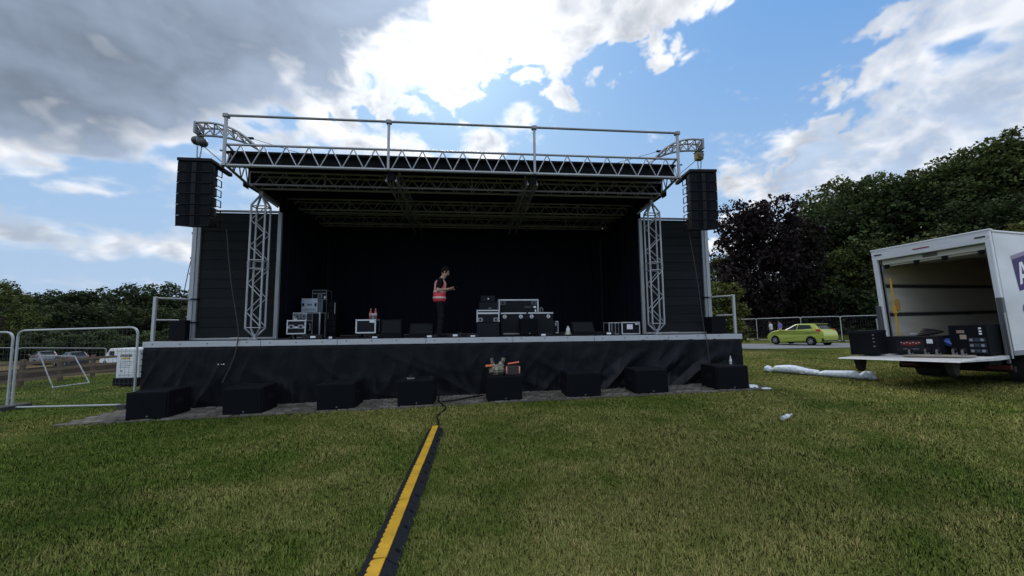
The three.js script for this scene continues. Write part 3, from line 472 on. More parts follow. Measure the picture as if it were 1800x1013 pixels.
// a person looking along +x; pose gives the joints
function person(label, J, wear, p, turn, detail) {
  const t = thing('person', label, 'person', p, turn), N = detail ? 84 : 44;
  const limbs = (q, f) => { let d = 1e9; for (const s of [0, 1]) { const A = J.arms[s]; d = Math.min(d, smin(cap(q, A[0], A[1], 0.052 + f, 0.040 + f), cap(q, A[1], A[2], 0.040 + f, 0.027 + f), 0.02)); } return d; };
  const legs = (q, f) => { let d = 1e9; for (const s of [0, 1]) { const L = J.legs[s]; d = Math.min(d, smin(smin(cap(q, L[0], L[1], 0.088 + f, 0.058 + f), cap(q, L[1], L[2], 0.058 + f, 0.040 + f), 0.03), cap(q, [L[2][0] - 0.03, L[2][1] - 0.035, L[2][2]], [L[2][0] + 0.15, L[2][1] - 0.045, L[2][2] * 1.05], 0.038 + f, 0.032 + f), 0.03)); } return d; };
  const torso = (q, f) => { const z = q[2] * 0.70, a = [q[0], q[1], z]; return smin(cap(a, J.pelvis, J.waist, 0.118 + f, 0.112 + f), cap(a, J.waist, J.chest, 0.112 + f, 0.128 + f), 0.05); };
  const h = J.head, nod = J.nod, ca = Math.cos(nod), sa = Math.sin(nod);
  const hl = (q) => { const x = q[0] - h[0], y = q[1] - h[1]; return [x * ca - y * sa, x * sa + y * ca, q[2] - h[2]]; };     // the head's own axes, chin tipped down by nod
  const head = (q) => {
    const a = hl(q);
    let d = smin(ell(a, [-0.012, 0.025, 0], [0.098, 0.105, 0.078]), ell(a, [0.025, -0.055, 0], [0.068, 0.068, 0.057]), 0.04);
    d = smin(d, cap(a, [0.082, 0.012, 0], [0.105, -0.020, 0], 0.010, 0.014), 0.012);                    // nose
    d = smin(d, cap(a, [0.078, -0.058, -0.018], [0.078, -0.058, 0.018], 0.010, 0.010), 0.01);            // mouth
    for (const s of [-1, 1]) { d = Math.max(d, -ell(a, [0.094, 0.016, s * 0.032], [0.016, 0.012, 0.018])); d = Math.min(d, ell(a, [0.080, 0.016, s * 0.032], [0.013, 0.012, 0.013])); d = smin(d, ell(a, [-0.012, -0.005, s * 0.080], [0.022, 0.032, 0.010]), 0.006); }
    return d;
  };
  const body = implicit(N, [0.06, 0.84, 0], [0.62, 0.92, 0.42], (q) => smin(smin(smin(torso(q, 0), legs(q, 0), 0.03), limbs(q, 0), 0.03), cap(q, J.chest.map((v, i) => v + [0, 0.10, 0][i]), [h[0] - 0.02, h[1] - 0.09, 0], 0.062, 0.052), 0.04));
  const list = [body, implicit(detail ? 56 : 28, h, [0.17, 0.17, 0.13], (q) => smin(head(q), cap(q, [J.chest[0], J.chest[1] + 0.12, 0], [h[0] - 0.02, h[1] - 0.08, 0], 0.060, 0.054), 0.03))];
  if (detail) for (const s of [0, 1]) {   // hands: palm, four bent fingers of unequal length, thumb from the side of the palm
    const A = J.arms[s], w = A[2], dir = V(...A[2]).sub(V(...A[1])).normalize(), side = V(0, 0, s ? -1 : 1), up = V().crossVectors(side, dir).normalize(), lat = V().crossVectors(dir, up).normalize();
    const at = (f, l, u) => V(...w).addScaledVector(dir, f).addScaledVector(lat, l).addScaledVector(up, u).toArray();
    list.push(implicit(44, at(0.09, 0, 0), [0.13, 0.13, 0.13], (q) => {
      let d = smin(cap(q, at(-0.02, 0, 0), at(0.05, 0, 0), 0.027, 0.030), cap(q, at(0.05, -0.025, 0), at(0.08, 0.025, 0), 0.016, 0.016), 0.03);
      [[-0.030, 0.038], [-0.010, 0.046], [0.010, 0.042], [0.030, 0.032]].forEach(([l, len]) => { const k = at(0.088, l, 0.004), m = at(0.088 + len, l * 1.05, 0.016), e = at(0.088 + len * 1.35, l * 1.05, 0.042); d = smin(d, smin(cap(q, k, m, 0.0095, 0.0085), cap(q, m, e, 0.0085, 0.0075), 0.006), 0.008); });
      return smin(d, smin(cap(q, at(0.02, 0.028, 0.0), at(0.06, 0.048, 0.02), 0.012, 0.010), cap(q, at(0.06, 0.048, 0.02), at(0.088, 0.036, 0.036), 0.010, 0.008), 0.008), 0.01);
    }));
  }
  mesh('body', merge(list), M.skin, t);
  mesh('hair', implicit(detail ? 52 : 26, [h[0], h[1] + 0.02, 0], [0.17, 0.18, 0.13], (q) => { const a = hl(q); const cut = Math.min(0.062 - a[0] + (a[1] - 0.03) * 0.3, 1); return Math.max(Math.max(ell(a, [-0.016, 0.034, 0], [0.110, 0.116, 0.090]), -(a[1] + 0.045 + Math.max(0, a[0]) * 1.2)), a[0] - 0.045 - Math.max(0, a[1] - 0.055) * 1.2 + 0 * cut); }), M.hair, t);
  if (wear.beard) mesh('beard', implicit(48, [h[0] + 0.02, h[1] - 0.06, 0], [0.12, 0.12, 0.1], (q) => { const a = hl(q); return Math.max(ell(a, [0.024, -0.055, 0], [0.073, 0.072, 0.061]), a[1] + 0.045 - Math.max(0, -a[0]) * 0.6, -(a[0] + 0.01)); }), std(0.05, 0.03, 0.022, 0.9), t);
  const cloth = (name, fn, mat, n = N) => mesh(name, implicit(n, [0.06, 0.84, 0], [0.62, 0.92, 0.42], fn), mat, t);
  cloth('trousers', (q) => Math.max(smin(legs(q, 0.018 + 0.004 * Math.sin(q[1] * 40)), torso(q, 0.010), 0.04), q[1] - J.waistline, -(q[1] - 0.075)), wear.trousers);
  cloth('shirt', (q) => { let d = torso(q, 0.012); for (const s of [0, 1]) { const A = J.arms[s], m = A[0].map((v, i) => lerp(v, A[1][i], 0.62)); d = smin(d, cap(q, A[0], m, 0.072, 0.068), 0.03); } return Math.max(d, J.waistline - 0.06 - q[1], q[1] - (J.chest[1] + 0.155)); }, wear.shirt);
  if (detail) cloth('shoes', (q) => Math.max(legs(q, 0.010), q[1] - 0.10), M.rubber);
  if (wear.vest) {
    const vest = (q, f) => Math.max(torso(q, 0.030 + f + 0.018 * smooth(1.15, 0.92, q[1])), 0.885 - q[1], q[1] - (J.chest[1] + 0.15 - Math.abs(q[2]) * 0.15), -(ell(q, [J.arms[0][0][0] + 0.01, J.arms[0][0][1] - 0.06, 0.20], [0.075, 0.155, 0.13])), -(ell(q, [J.arms[1][0][0] + 0.01, J.arms[1][0][1] - 0.06, -0.20], [0.075, 0.155, 0.13])));
    const v = cloth('vest', (q) => vest(q, 0), wear.vest, 110);
    const bands = (q) => { const y = q[1]; const hoop = Math.min(Math.abs(y - 0.985) - 0.026, Math.abs(y - 1.145) - 0.026), braces = Math.max(Math.abs(Math.abs(q[2]) - 0.125) - 0.028, 1.13 - y); return Math.min(hoop, braces); };
    mesh('reflective_tape', implicit(110, [0.06, 0.84, 0], [0.62, 0.92, 0.42], (q) => Math.max(vest(q, 0.006), -vest(q, -0.008), bands(q))), std(0.62, 0.50, 0.47, 0.4), v);
  }
  return t;
}
const wx = -0.80, wz = -1.0;
person('person in a red reflective vest on the stage, looking down at a phone', {
  pelvis: [-0.03, 0.98, 0], waist: [-0.03, 1.10, 0], chest: [-0.005, 1.32, 0], head: [0.115, 1.655, 0], nod: 0.42, waistline: 1.0,
  arms: [[[0.0, 1.44, 0.185], [-0.055, 1.165, 0.235], [0.20, 1.205, 0.14]], [[0.0, 1.44, -0.185], [-0.01, 1.16, -0.235], [0.22, 1.215, -0.10]]],
  legs: [[[-0.02, 0.92, 0.095], [0.025, 0.50, 0.10], [-0.02, 0.085, 0.11]], [[-0.02, 0.92, -0.095], [0.0, 0.50, -0.10], [-0.06, 0.085, -0.11]]],
}, { trousers: matt(0.010, 0.011, 0.014, 0.95, 0.2), shirt: matt(0.010, 0.010, 0.012, 0.95, 0.2), vest: std(0.66, 0.055, 0.075, 0.7), beard: true }, [wx, DY + 0.002, wz], 0.02, true);
{ const ph = thing('phone', 'dark phone held in both hands by the person on the stage', 'phone', [wx + 0.375, DY + 1.252, wz - 0.02]); mesh('case', rbx(0.15, 0.009, 0.075, 0.004), M.blackGloss, ph).rotation.z = 0.35; }

// ---------------------------------------------------------------- flight cases and other gear on the stage
function flightCase(label, x, y, z, w, h, d, o = {}) {
  const t = thing('flight_case', label, 'flight case', [x, y, z], o.turn ?? 0), lift = o.castors ? 0.11 : 0, e = o.edge ?? 0.028, eM = o.edgeMat ?? M.caseEdge, pM = o.panel ?? M.caseBlack;
  mesh('panel', bx(w - 0.012, h - 0.012, d - 0.012, 0, lift + h / 2, -d / 2), pM, t);
  const X = w / 2, parts = [];
  if (!o.bare) for (const [p, q, len] of [[[0, lift + h - e / 2, -e / 2], 'x', w], [[0, lift + e / 2, -e / 2], 'x', w], [[0, lift + h - e / 2, -d + e / 2], 'x', w], [[0, lift + e / 2, -d + e / 2], 'x', w], [[-X + e / 2, lift + h / 2, -e / 2], 'y', h], [[X - e / 2, lift + h / 2, -e / 2], 'y', h], [[-X + e / 2, lift + h / 2, -d + e / 2], 'y', h], [[X - e / 2, lift + h / 2, -d + e / 2], 'y', h], [[-X + e / 2, lift + h - e / 2, -d / 2], 'z', d], [[X - e / 2, lift + h - e / 2, -d / 2], 'z', d]]) {
    if (o.noBottom && p[1] < lift + h * 0.3) continue;
    const s = { x: [len - 2 * e, e, e], y: [e, len - 2 * e, e], z: [e, e, len - 2 * e] }[q], m = mesh('edge_trim', UNIT_BOX, eM, t, p); m.scale.set(...s.map((v) => Math.max(v, 0.01)));
  }
  if (!o.bare) for (const a of [-1, 1]) for (const b of [0, 1]) for (const c of [0, 1]) { const m = mesh('corner_ball', UNIT_BALL, eM, t, [a * (X - e * 0.45), lift + (b ? h - e * 0.45 : e * 0.45), c ? -d + e * 0.45 : -e * 0.45]); m.scale.setScalar(e * 0.72); }
  if (o.lid) { slab('lid_trim', t, w - 2 * e - 0.004, e * 1.5, 0.014, 0, lift + o.lid, 0.003, eM); }
  for (const [lx, ly] of o.latches ?? []) { const l = mesh('latch', rbx(o.latchW ?? 0.13, 0.10, 0.014, 0.004, lx, lift + ly, 0.006), o.latchMat ?? M.aluDull, t); mesh('latch_knob', rbx(0.05, 0.045, 0.016, 0.006, lx, lift + ly, 0.014), M.black, l); }
  for (const [lx, ly] of o.dishes ?? []) { const l = mesh('latch', new THREE.CylinderGeometry(0.05, 0.05, 0.014, 20).rotateX(Math.PI / 2).translate(lx, lift + ly, 0.004), M.caseEdge, t); mesh('latch_knob', rbx(0.03, 0.06, 0.016, 0.006, lx, lift + ly, 0.014), M.aluDull, l); }
  for (const s of o.handles ?? []) { const hy = lift + h * 0.5, hx = s * (X + 0.004); mesh('handle', merge([barGeo([hx, hy + 0.08, -d * 0.35], [hx + s * 0.04, hy + 0.08, -d * 0.35], 0.01), barGeo([hx + s * 0.04, hy + 0.08, -d * 0.35], [hx + s * 0.04, hy - 0.08, -d * 0.35], 0.011), barGeo([hx, hy - 0.08, -d * 0.35], [hx + s * 0.04, hy - 0.08, -d * 0.35], 0.01)]), M.aluDull, t); }
  for (const [lx, ly, lw, lh] of o.stickers ?? []) slab('sticker', t, lw, lh, 0.004, lx, lift + ly, 0.001, M.label);
  if (o.castors) for (const a of [-1, 1]) for (const c of [-0.1, -d + 0.1]) { const cs = mesh('castor', merge([new THREE.CylinderGeometry(0.045, 0.045, 0.03, 14).rotateZ(Math.PI / 2).translate(a * (X - 0.08), 0.046, c), bx(0.05, 0.012, 0.06, a * (X - 0.08), 0.1, c)]), M.rubber, t); mesh('fork', bx(0.04, 0.06, 0.02, a * (X - 0.08), 0.075, c), M.steel, cs); }
  return t;
}
const D0 = DY + 0.001;
flightCase('black flight case with two pale catches, lowest and front left of the case heap', -4.305, D0, -1.0, 0.45, 0.345, 0.42, { castors: true, latches: [[-0.11, 0.18], [0.11, 0.18]], lid: 0.165, handles: [-1, 1] });
flightCase('grey bundled case half hidden behind the lowest case on the left of the stage', -4.46, D0, -1.56, 0.35, 0.66, 0.4, { panel: std(0.09, 0.10, 0.12, 0.5), latches: [[-0.05, 0.56], [0.11, 0.56]], stickers: [[-0.1, 0.5, 0.08, 0.12]] });
flightCase('black case with pale trim under the silver case on the left of the stage', -4.29, D0, -1.98, 0.38, 0.68, 0.40, { noBottom: true, edge: 0.03 });
{ const c = flightCase('silver blue metal case on top of the left case heap', -4.36, D0 + 0.685, -1.9, 0.41, 0.365, 0.38, { panel: M.silver, edgeMat: M.silver, edge: 0.022, latches: [[-0.16, 0.20], [0.16, 0.20]], latchW: 0.05, latchMat: std(0.06, 0.10, 0.16, 0.4) }); mesh('name_plate', rbx(0.13, 0.05, 0.006, 0.003, 0, 0.20, 0.002), std(0.12, 0.16, 0.2, 0.5), c); for (const y of [0.04, 0.065, 0.09]) slab('rib', c, 0.34, 0.008, 0.006, 0, y, 0.001, M.aluDull); }
flightCase('tall black case standing behind the silver case on the left of the stage', -4.31, D0, -2.5, 0.38, 1.06, 0.45, { edge: 0.014, edgeMat: std(0.10, 0.10, 0.11, 0.5) });
flightCase('small equipment case on top of the tall case at the back left', -4.33, D0 + 1.065, -2.5, 0.40, 0.27, 0.42, { edge: 0.018, edgeMat: M.aluDull, latches: [[0.02, 0.09]], lid: 0.17, stickers: [[0.15, 0.06, 0.05, 0.07]] });
{ const t = thing('equipment_rack', 'black rack with a pale upright handle right of the tall case on the stage', 'rack', [-4.02, D0, -2.62]); mesh('cabinet', rbx(0.26, 1.05, 0.4, 0.012, 0, 0.53, -0.2), M.cab, t); for (let k = 0; k < 5; k++) slab('rack_panel', t, 0.22, 0.15, 0.01, 0, 0.2 + k * 0.18, 0.003, M.caseBlack); mesh('handle', merge([barGeo([0.1, 0.66, 0.0], [0.1, 0.66, 0.05], 0.009), barGeo([0.1, 0.66, 0.05], [0.1, 0.96, 0.05], 0.011), barGeo([0.1, 0.96, 0.0], [0.1, 0.96, 0.05], 0.009)]), M.caseEdge, t); mesh('plate', bx(0.03, 0.2, 0.006, -0.1, 0.6, 0.008), std(0.2, 0.17, 0.12, 0.6), t); }
flightCase('black flight case with bright rim on castors under the two bottles', -2.62, D0, -0.9, 0.49, 0.345, 0.4, { castors: true, edge: 0.034, stickers: [[0.15, 0.29, 0.11, 0.05]] });
function bottle(x, y, z, body, capc, label, h = 0.27) {
  const t = thing('bottle', label, 'bottle', [x, y, z]), L = (pts) => new THREE.LatheGeometry(pts.map(([r, yy]) => new THREE.Vector2(r * h, yy * h)), 18);
  mesh('body', L([[0, 0], [0.13, 0], [0.14, 0.03], [0.14, 0.30], [0.128, 0.36], [0.14, 0.45], [0.14, 0.6], [0.10, 0.74], [0.05, 0.86], [0.05, 0.93], [0, 0.93]]), body, t);
  mesh('wrapper', L([[0.143, 0.34], [0.146, 0.36], [0.146, 0.58], [0.143, 0.6]]), capc, t); mesh('cap', L([[0, 1.0], [0.055, 1.0], [0.058, 0.92], [0, 0.92]]), capc, t);
}
const cola = std(0.30, 0.03, 0.035, 0.3), clearPl = new THREE.MeshPhysicalMaterial({ color: lin(0.85, 0.88, 0.9), roughness: 0.15, transmission: 0.6, thickness: 0 });
bottle(-2.535, D0 + 0.457, -1.02, cola, std(0.55, 0.25, 0.25, 0.5), 'dark red drink bottle, left of the pair on the rimmed flight case');
bottle(-2.425, D0 + 0.457, -1.05, std(0.32, 0.05, 0.06, 0.3), std(0.50, 0.36, 0.36, 0.5), 'dark red drink bottle with pale wrapper, right of the pair on the case');
{ const t = thing('drink_can', 'small white and green can in front of the two bottles', 'can', [-2.46, D0 + 0.457, -0.97]); mesh('body', new THREE.CylinderGeometry(0.034, 0.034, 0.11, 16).translate(0, 0.055, 0), std(0.06, 0.22, 0.20, 0.4), t); mesh('lid', new THREE.CylinderGeometry(0.030, 0.034, 0.03, 16).translate(0, 0.125, 0), M.white, t); }
function speakerBox(label, x, z, w, h, d, slope, turn) {   // floor monitor: a cabinet whose front leans back
  const t = thing('floor_monitor', label, 'loudspeaker', [x, D0, z], turn);
  const s = new THREE.Shape(); s.moveTo(0, 0); s.lineTo(0, h * 0.18); s.lineTo(-d * slope, h); s.lineTo(-d, h); s.lineTo(-d, 0); s.closePath();
  mesh('cabinet', new THREE.ExtrudeGeometry(s, { depth: w, bevelEnabled: true, bevelSize: 0.008, bevelThickness: 0.008, bevelSegments: 1 }).rotateY(-Math.PI / 2).translate(w / 2, 0.008, 0), M.cab, t);
  const ang = Math.atan2(d * slope, h * 0.82), len = Math.hypot(d * slope, h * 0.82), g = mesh('grille', rbx(w - 0.04, len - 0.04, 0.014, 0.004), M.scrim2, t, [0, h * 0.59 + 0.008, -d * slope / 2 + 0.012]); g.rotation.x = -ang;
  for (const q of [-1, 1]) mesh('handle', rbx(0.01, 0.05, 0.14, 0.004, q * (w / 2 + 0.012), h * 0.55, -d * 0.6), M.rubber, t);
}
speakerBox('black loudspeaker box right of the case with bottles on the stage edge', -1.98, -0.8, 0.47, 0.43, 0.45, 0.08, 0.05);
speakerBox('wide low black floor monitor left of the person', -1.29, -1.0, 0.58, 0.33, 0.42, 0.45, 0.0);
speakerBox('wide low black floor monitor right of the traffic cone', 2.94, -1.0, 0.58, 0.33, 0.42, 0.45, 0.0);
{ const t = thing('subwoofer', 'black loudspeaker box standing in front of the long trunk on the stage', 'subwoofer', [1.465, D0, -0.8]); mesh('cabinet', rbx(0.45, 0.43, 0.36, 0.012, 0, 0.225, -0.19), M.cab, t); mesh('grille', rbx(0.41, 0.38, 0.02, 0.006, 0, 0.225, 0.0), M.grille, t); mesh('badge', rbx(0.03, 0.02, 0.006, 0.002, 0, 0.06, 0.011), M.aluDull, t); }
flightCase('half-open black case with pale rim under the two black amplifiers', 0.41, D0 + 0.36, -0.9, 0.58, 0.31, 0.5, { noBottom: true, lid: 0.225, latches: [[-0.20, 0.06], [0.20, 0.06]] });
flightCase('plain black trunk on the floor under the half-open case', 0.41, D0, -0.9, 0.58, 0.355, 0.5, { bare: true });
{ const t = thing('amplifier', 'wider lower black amplifier on the half-open case', 'amplifier', [0.42, D0 + 0.673, -0.98]); mesh('box', rbx(0.47, 0.19, 0.34, 0.01, 0, 0.10, -0.17), M.cabEdge, t); mesh('front_panel', rbx(0.43, 0.15, 0.01, 0.004, 0, 0.10, 0.002), M.caseBlack, t); mesh('badge', rbx(0.08, 0.018, 0.006, 0.002, 0.04, 0.045, 0.008), M.aluDull, t); for (const q of [-1, 1]) mesh('foot', bx(0.04, 0.006, 0.04, q * 0.2, 0.002, -0.05), M.rubber, t); }
{ const t = thing('amplifier', 'narrower black amplifier with a white dot, topmost of the stack right of the person', 'amplifier', [0.41, D0 + 0.872, -1.0]); mesh('box', rbx(0.37, 0.17, 0.3, 0.01, 0, 0.088, -0.15), M.cabEdge, t); mesh('front_panel', rbx(0.33, 0.13, 0.01, 0.004, 0, 0.088, 0.002), M.caseBlack, t); mesh('knob', new THREE.CylinderGeometry(0.018, 0.018, 0.014, 16).rotateX(Math.PI / 2).translate(0.01, 0.09, 0.013), M.label, t); mesh('side_handle', barGeo([0.19, 0.05, -0.05], [0.19, 0.13, -0.05], 0.01), M.black, t); }
{
  const c = flightCase('long black trunk with pale lid rim and four round catches on the stage', 1.46, D0, -1.2, 1.41, 0.60, 0.6, { bare: true, dishes: [[-0.60, 0.50], [-0.17, 0.50], [0.12, 0.50], [0.57, 0.50]], castors: false });
  slab('lid_trim', c, 0.69, 0.035, 0.03, -0.36, 0.59, 0.0, M.caseEdge); slab('lid_trim', c, 0.68, 0.035, 0.03, 0.36, 0.59, 0.0, M.caseEdge); slab('kick_plate', c, 0.44, 0.035, 0.012, -0.42, 0.05, 0.0, M.aluDull); mesh('lid_catch', rbx(0.05, 0.05, 0.03, 0.01, 0, 0.595, 0.004), M.black, c);
}
{
  const c = flightCase('long black flight case with bright rim lying on top of the long trunk', 1.26, D0 + 0.612, -1.4, 1.09, 0.36, 0.45, { noBottom: true, edge: 0.034, latches: [[-0.43, 0.26], [0.42, 0.26]], latchW: 0.15, latchMat: std(0.07, 0.07, 0.08, 0.5), stickers: [[0.46, 0.05, 0.035, 0.07], [0.44, 0.15, 0.07, 0.05]] });
  const cv = document.createElement('canvas'); cv.width = 256; cv.height = 64; const k = cv.getContext('2d'); k.fillStyle = '#15171b'; k.fillRect(0, 0, 256, 64); k.fillStyle = '#5b5f66'; k.font = 'bold 44px sans-serif'; k.fillText('CABLES', 30, 48);
  const tx = new THREE.CanvasTexture(cv); tx.colorSpace = THREE.SRGBColorSpace; mesh('stencil', new THREE.PlaneGeometry(0.26, 0.065).translate(0.27, 0.15, 0.002), new THREE.MeshStandardMaterial({ map: tx, roughness: 0.6 }), c);
}
{ const t = thing('case_lid', 'pale edged case end with handle sticking out right of the long trunk', 'case lid', [2.26, D0, -1.4]); mesh('board', rbx(0.13, 0.36, 0.4, 0.01, -0.01, 0.2, -0.2), M.caseBlack, t); mesh('handle', merge([barGeo([0, 0.36, 0.01], [0.07, 0.36, 0.01], 0.014), barGeo([0.07, 0.36, 0.01], [0.07, 0.05, 0.01], 0.014), barGeo([0.0, 0.05, 0.01], [0.07, 0.05, 0.01], 0.014)]), M.caseEdge, t); mesh('catch', rbx(0.05, 0.09, 0.02, 0.005, 0.01, 0.29, 0.01), M.aluDull, t); }
{ const t = thing('hoop_handle', 'small pale hoop handle beside the bright rimmed long case', 'handle', [1.86, D0 + 0.612, -1.3]); mesh('hoop', tube([[-0.03, 0, 0], [-0.03, 0.10, 0], [0.0, 0.125, 0], [0.035, 0.10, 0], [0.035, 0, 0]], 0.012), M.aluDull, t); mesh('base', rbx(0.1, 0.012, 0.04, 0.004, 0, 0.006, 0), M.black, t); }
{ const t = thing('traffic_cone', 'small pale green and white traffic cone on the stage floor', 'traffic cone', [2.56, D0, -1.2]); mesh('cone', new THREE.CylinderGeometry(0.022, 0.085, 0.22, 20).translate(0, 0.125, 0), std(0.45, 0.52, 0.40, 0.5), t); mesh('sleeve', new THREE.CylinderGeometry(0.042, 0.062, 0.07, 20).translate(0, 0.15, 0), M.white, t); mesh('base', rbx(0.2, 0.022, 0.2, 0.006, 0, 0.011, 0), std(0.3, 0.36, 0.28, 0.6), t); }
flightCase('dark ribbed equipment case with pale uprights, left of the pair at the right tower', 3.87, D0, -1.2, 0.36, 0.32, 0.45, { edge: 0.02, stickers: [], latches: [] });
for (const dx of [-0.10, 0.0, 0.09]) { const t = scene.children.at(-1); slab('upright', t, 0.018, 0.28, 0.012, dx, 0.16, 0.0, M.aluDull); }
flightCase('black flight case with a white paper sheet, right of the pair near the right tower', 4.225, D0, -1.0, 0.51, 0.325, 0.45, { edge: 0.026, stickers: [[-0.03, 0.20, 0.16, 0.13], [0.17, 0.27, 0.1, 0.03]] });
{ const t = thing('black_case', 'black box standing behind the handrail at the left end of the stage', 'case', [-6.88, D0, -0.8]); mesh('box', rbx(0.36, 0.47, 0.45, 0.012, 0, 0.237, -0.22), M.cab, t); for (const q of [-1, 1]) mesh('handle', rbx(0.012, 0.05, 0.14, 0.004, q * 0.184, 0.33, -0.22), M.rubber, t); }
{ const t = thing('black_case', 'black box standing by the handrail at the right end of the stage', 'case', [6.52, D0, -0.7]); mesh('box', rbx(0.40, 0.44, 0.45, 0.012, 0, 0.222, -0.22), M.cab, t); for (const q of [-1, 1]) mesh('handle', rbx(0.012, 0.05, 0.14, 0.004, q * 0.204, 0.3, -0.22), M.rubber, t); }
// small power boxes with pale labels at the stage edge
for (const [x, w, h, lx, l] of [[-3.68, 0.44, 0.10, 0.02, 'low black power box with a white label in front of the left case heap'], [-3.27, 0.12, 0.06, 0.0, 'tiny black box with a white lamp by the left case heap'], [-2.30, 0.2, 0.05, 0.03, 'flat black connector box with a grey label under the bottle case'], [-0.96, 0.26, 0.06, -0.05, 'flat black box with a white label just left of the person\'s feet'], [-0.38, 0.28, 0.09, -0.02, 'black power box with a white label just right of the person\'s feet'], [0.02, 0.30, 0.05, 0.0, 'flat pale topped strip left of the half-open case at the stage edge'], [1.80, 0.3, 0.06, -0.06, 'flat black box with a white label before the long trunk'], [3.42, 0.22, 0.09, -0.03, 'black power box with a white label right of the rightmost floor monitor']]) {
  const t = thing('power_box', l, 'power box', [x, D0, -0.36]); mesh('box', rbx(w, h, 0.16, 0.008, 0, h / 2, -0.08), M.blackGloss, t); mesh('label', rbx(Math.min(0.11, w * 0.6), Math.min(0.045, h * 0.7), 0.005, 0.002, lx, h * 0.5, 0.001), M.label, t);
}
{ const t = thing('effects_pedal', 'small dark pedal lying in front of the person on the stage', 'pedal', [-0.33, D0 + 0.09, -0.42]); mesh('body', rbx(0.2, 0.03, 0.1, 0.01), M.cabEdge, t).rotation.z = 0.35; mesh('cradle', rbx(0.1, 0.05, 0.09, 0.01, 0, -0.03, -0.01), M.black, t); }
const r3 = mulberry(11);
[[-3.2, -1.9, 'black cable on the stage floor between the left cases and bottle case'], [-0.2, 0.5, 'black cable lying on the stage floor right of the person'], [2.3, 3.7, 'black cable lying on the stage floor at the right floor monitor']].forEach(([a, b, l]) => { const pts = []; for (let i = 0; i <= 8; i++) pts.push([lerp(a, b, i / 8), D0 + 0.012, -0.5 - 0.3 * r3()]); rope('stage_cable', pts, 0.011, l, M.cable); });

// things on the subwoofers
{
  const [x, y] = subPos[3], t = thing('connector_box', 'small grey box with a dark lump on the fourth subwoofer', 'box', [x - 0.13, y, 0.82], 0.2); mesh('box', rbx(0.15, 0.035, 0.1, 0.01, 0, 0.018, 0), std(0.14, 0.14, 0.14, 0.6), t); mesh('coil', new THREE.TorusGeometry(0.05, 0.018, 8, 20).rotateX(Math.PI / 2).translate(0.01, 0.055, -0.02), M.cable, t); mesh('plug', rbx(0.09, 0.05, 0.06, 0.015, 0.01, 0.07, -0.02), M.cabEdge, t);
}
{
  const [x, y] = subPos[4];
  const camo = noiseTex(128, (u, v) => { const n = tileFbm(u, v, 5, 3), m = tileFbm(u + 0.5, v, 9, 2); const c = m > 0.12 ? [0.05, 0.042, 0.032] : n > 0.06 ? [0.30, 0.27, 0.21] : n < -0.14 ? [0.10, 0.10, 0.06] : [0.17, 0.15, 0.115]; return c.map(S); }, true);
  const cm = new THREE.MeshStandardMaterial({ map: camo, roughness: 0.9 });
  const t = thing('camouflage_bag', 'crumpled camouflage bag with an orange flap on a subwoofer', 'bag', [x - 0.17, y, 0.78]);
  const uvw = (g) => { const p = g.attributes.position, u = g.attributes.uv; for (let i = 0; i < p.count; i++) u.setXY(i, p.getX(i) * 3 + p.getZ(i), p.getY(i) * 3); return g; };
  const lump = (q, k) => 0.014 * n2(q[0] * 14 + k, q[1] * 14) + 0.010 * n2(q[2] * 20 + k, q[1] * 22);
  mesh('sack', uvw(implicit(56, [0, 0.16, 0], [0.27, 0.24, 0.2], (q) => lump(q, 1) + smin(ell(q, [0.02, 0.10, 0], [0.17, 0.11, 0.13]), cap(q, [0.06, 0.12, 0], [0.155, 0.33, 0.02], 0.085, 0.035), 0.05))), cm, t);
  mesh('ear_flap', uvw(implicit(40, [-0.06, 0.24, 0], [0.12, 0.18, 0.1], (q) => lump(q, 5) * 0.6 + cap(q, [-0.05, 0.12, 0], [-0.085, 0.33, 0.0], 0.045, 0.03))), cm, t);
  mesh('orange_flap', rbx(0.16, 0.045, 0.10, 0.02, -0.135, 0.205, 0.03), M.orange, t).rotation.z = 0.06; mesh('back_board', rbx(0.02, 0.34, 0.14, 0.006, 0.195, 0.18, -0.04), M.black, t);
  const b = thing('tool_bag', 'open black tool bag with orange red straps and handle beside the camouflage bag', 'tool bag', [x + 0.18, y, 0.80]);
  mesh('body', rbx(0.31, 0.19, 0.2, 0.02, 0, 0.10, 0), std(0.03, 0.02, 0.02, 0.8), b);
  for (const s of [-1, 1]) { mesh('strap', rbx(0.028, 0.10, 0.012, 0.005, s * 0.135, 0.13, 0.103), std(0.7, 0.28, 0.24, 0.6), b); mesh('buckle', rbx(0.03, 0.03, 0.014, 0.006, s * 0.132, 0.055, 0.104), std(0.5, 0.2, 0.18, 0.5), b); }
  const hd = mesh('handle', rbx(0.25, 0.032, 0.035, 0.012, 0, 0, 0), std(0.75, 0.16, 0.10, 0.5), b, [0.02, 0.245, 0.0]); hd.rotation.z = 0.13; mesh('handle_end', rbx(0.07, 0.03, 0.03, 0.012, 0.15, 0.0, 0), M.black, hd); mesh('rim', bx(0.27, 0.02, 0.16, 0, 0.2, 0), M.black, b);
}
{ const [x, y] = subPos[7]; bottle(x + 0.22, y, 0.62, clearPl, std(0.6, 0.63, 0.66, 0.5), 'clear plastic bottle standing on the rightmost subwoofer', 0.19); }
bottle(0, 0, 0, clearPl, std(0.6, 0.63, 0.66, 0.5), 'clear plastic bottle lying on the open grass right of the cable ramp', 0.22);
{ const b = scene.children.at(-1), x = 4.624, z = 3.7; b.position.set(x - 0.06, ground(x, z) + 0.045, z); b.rotation.set(0.2, 0.3, -1.45); }
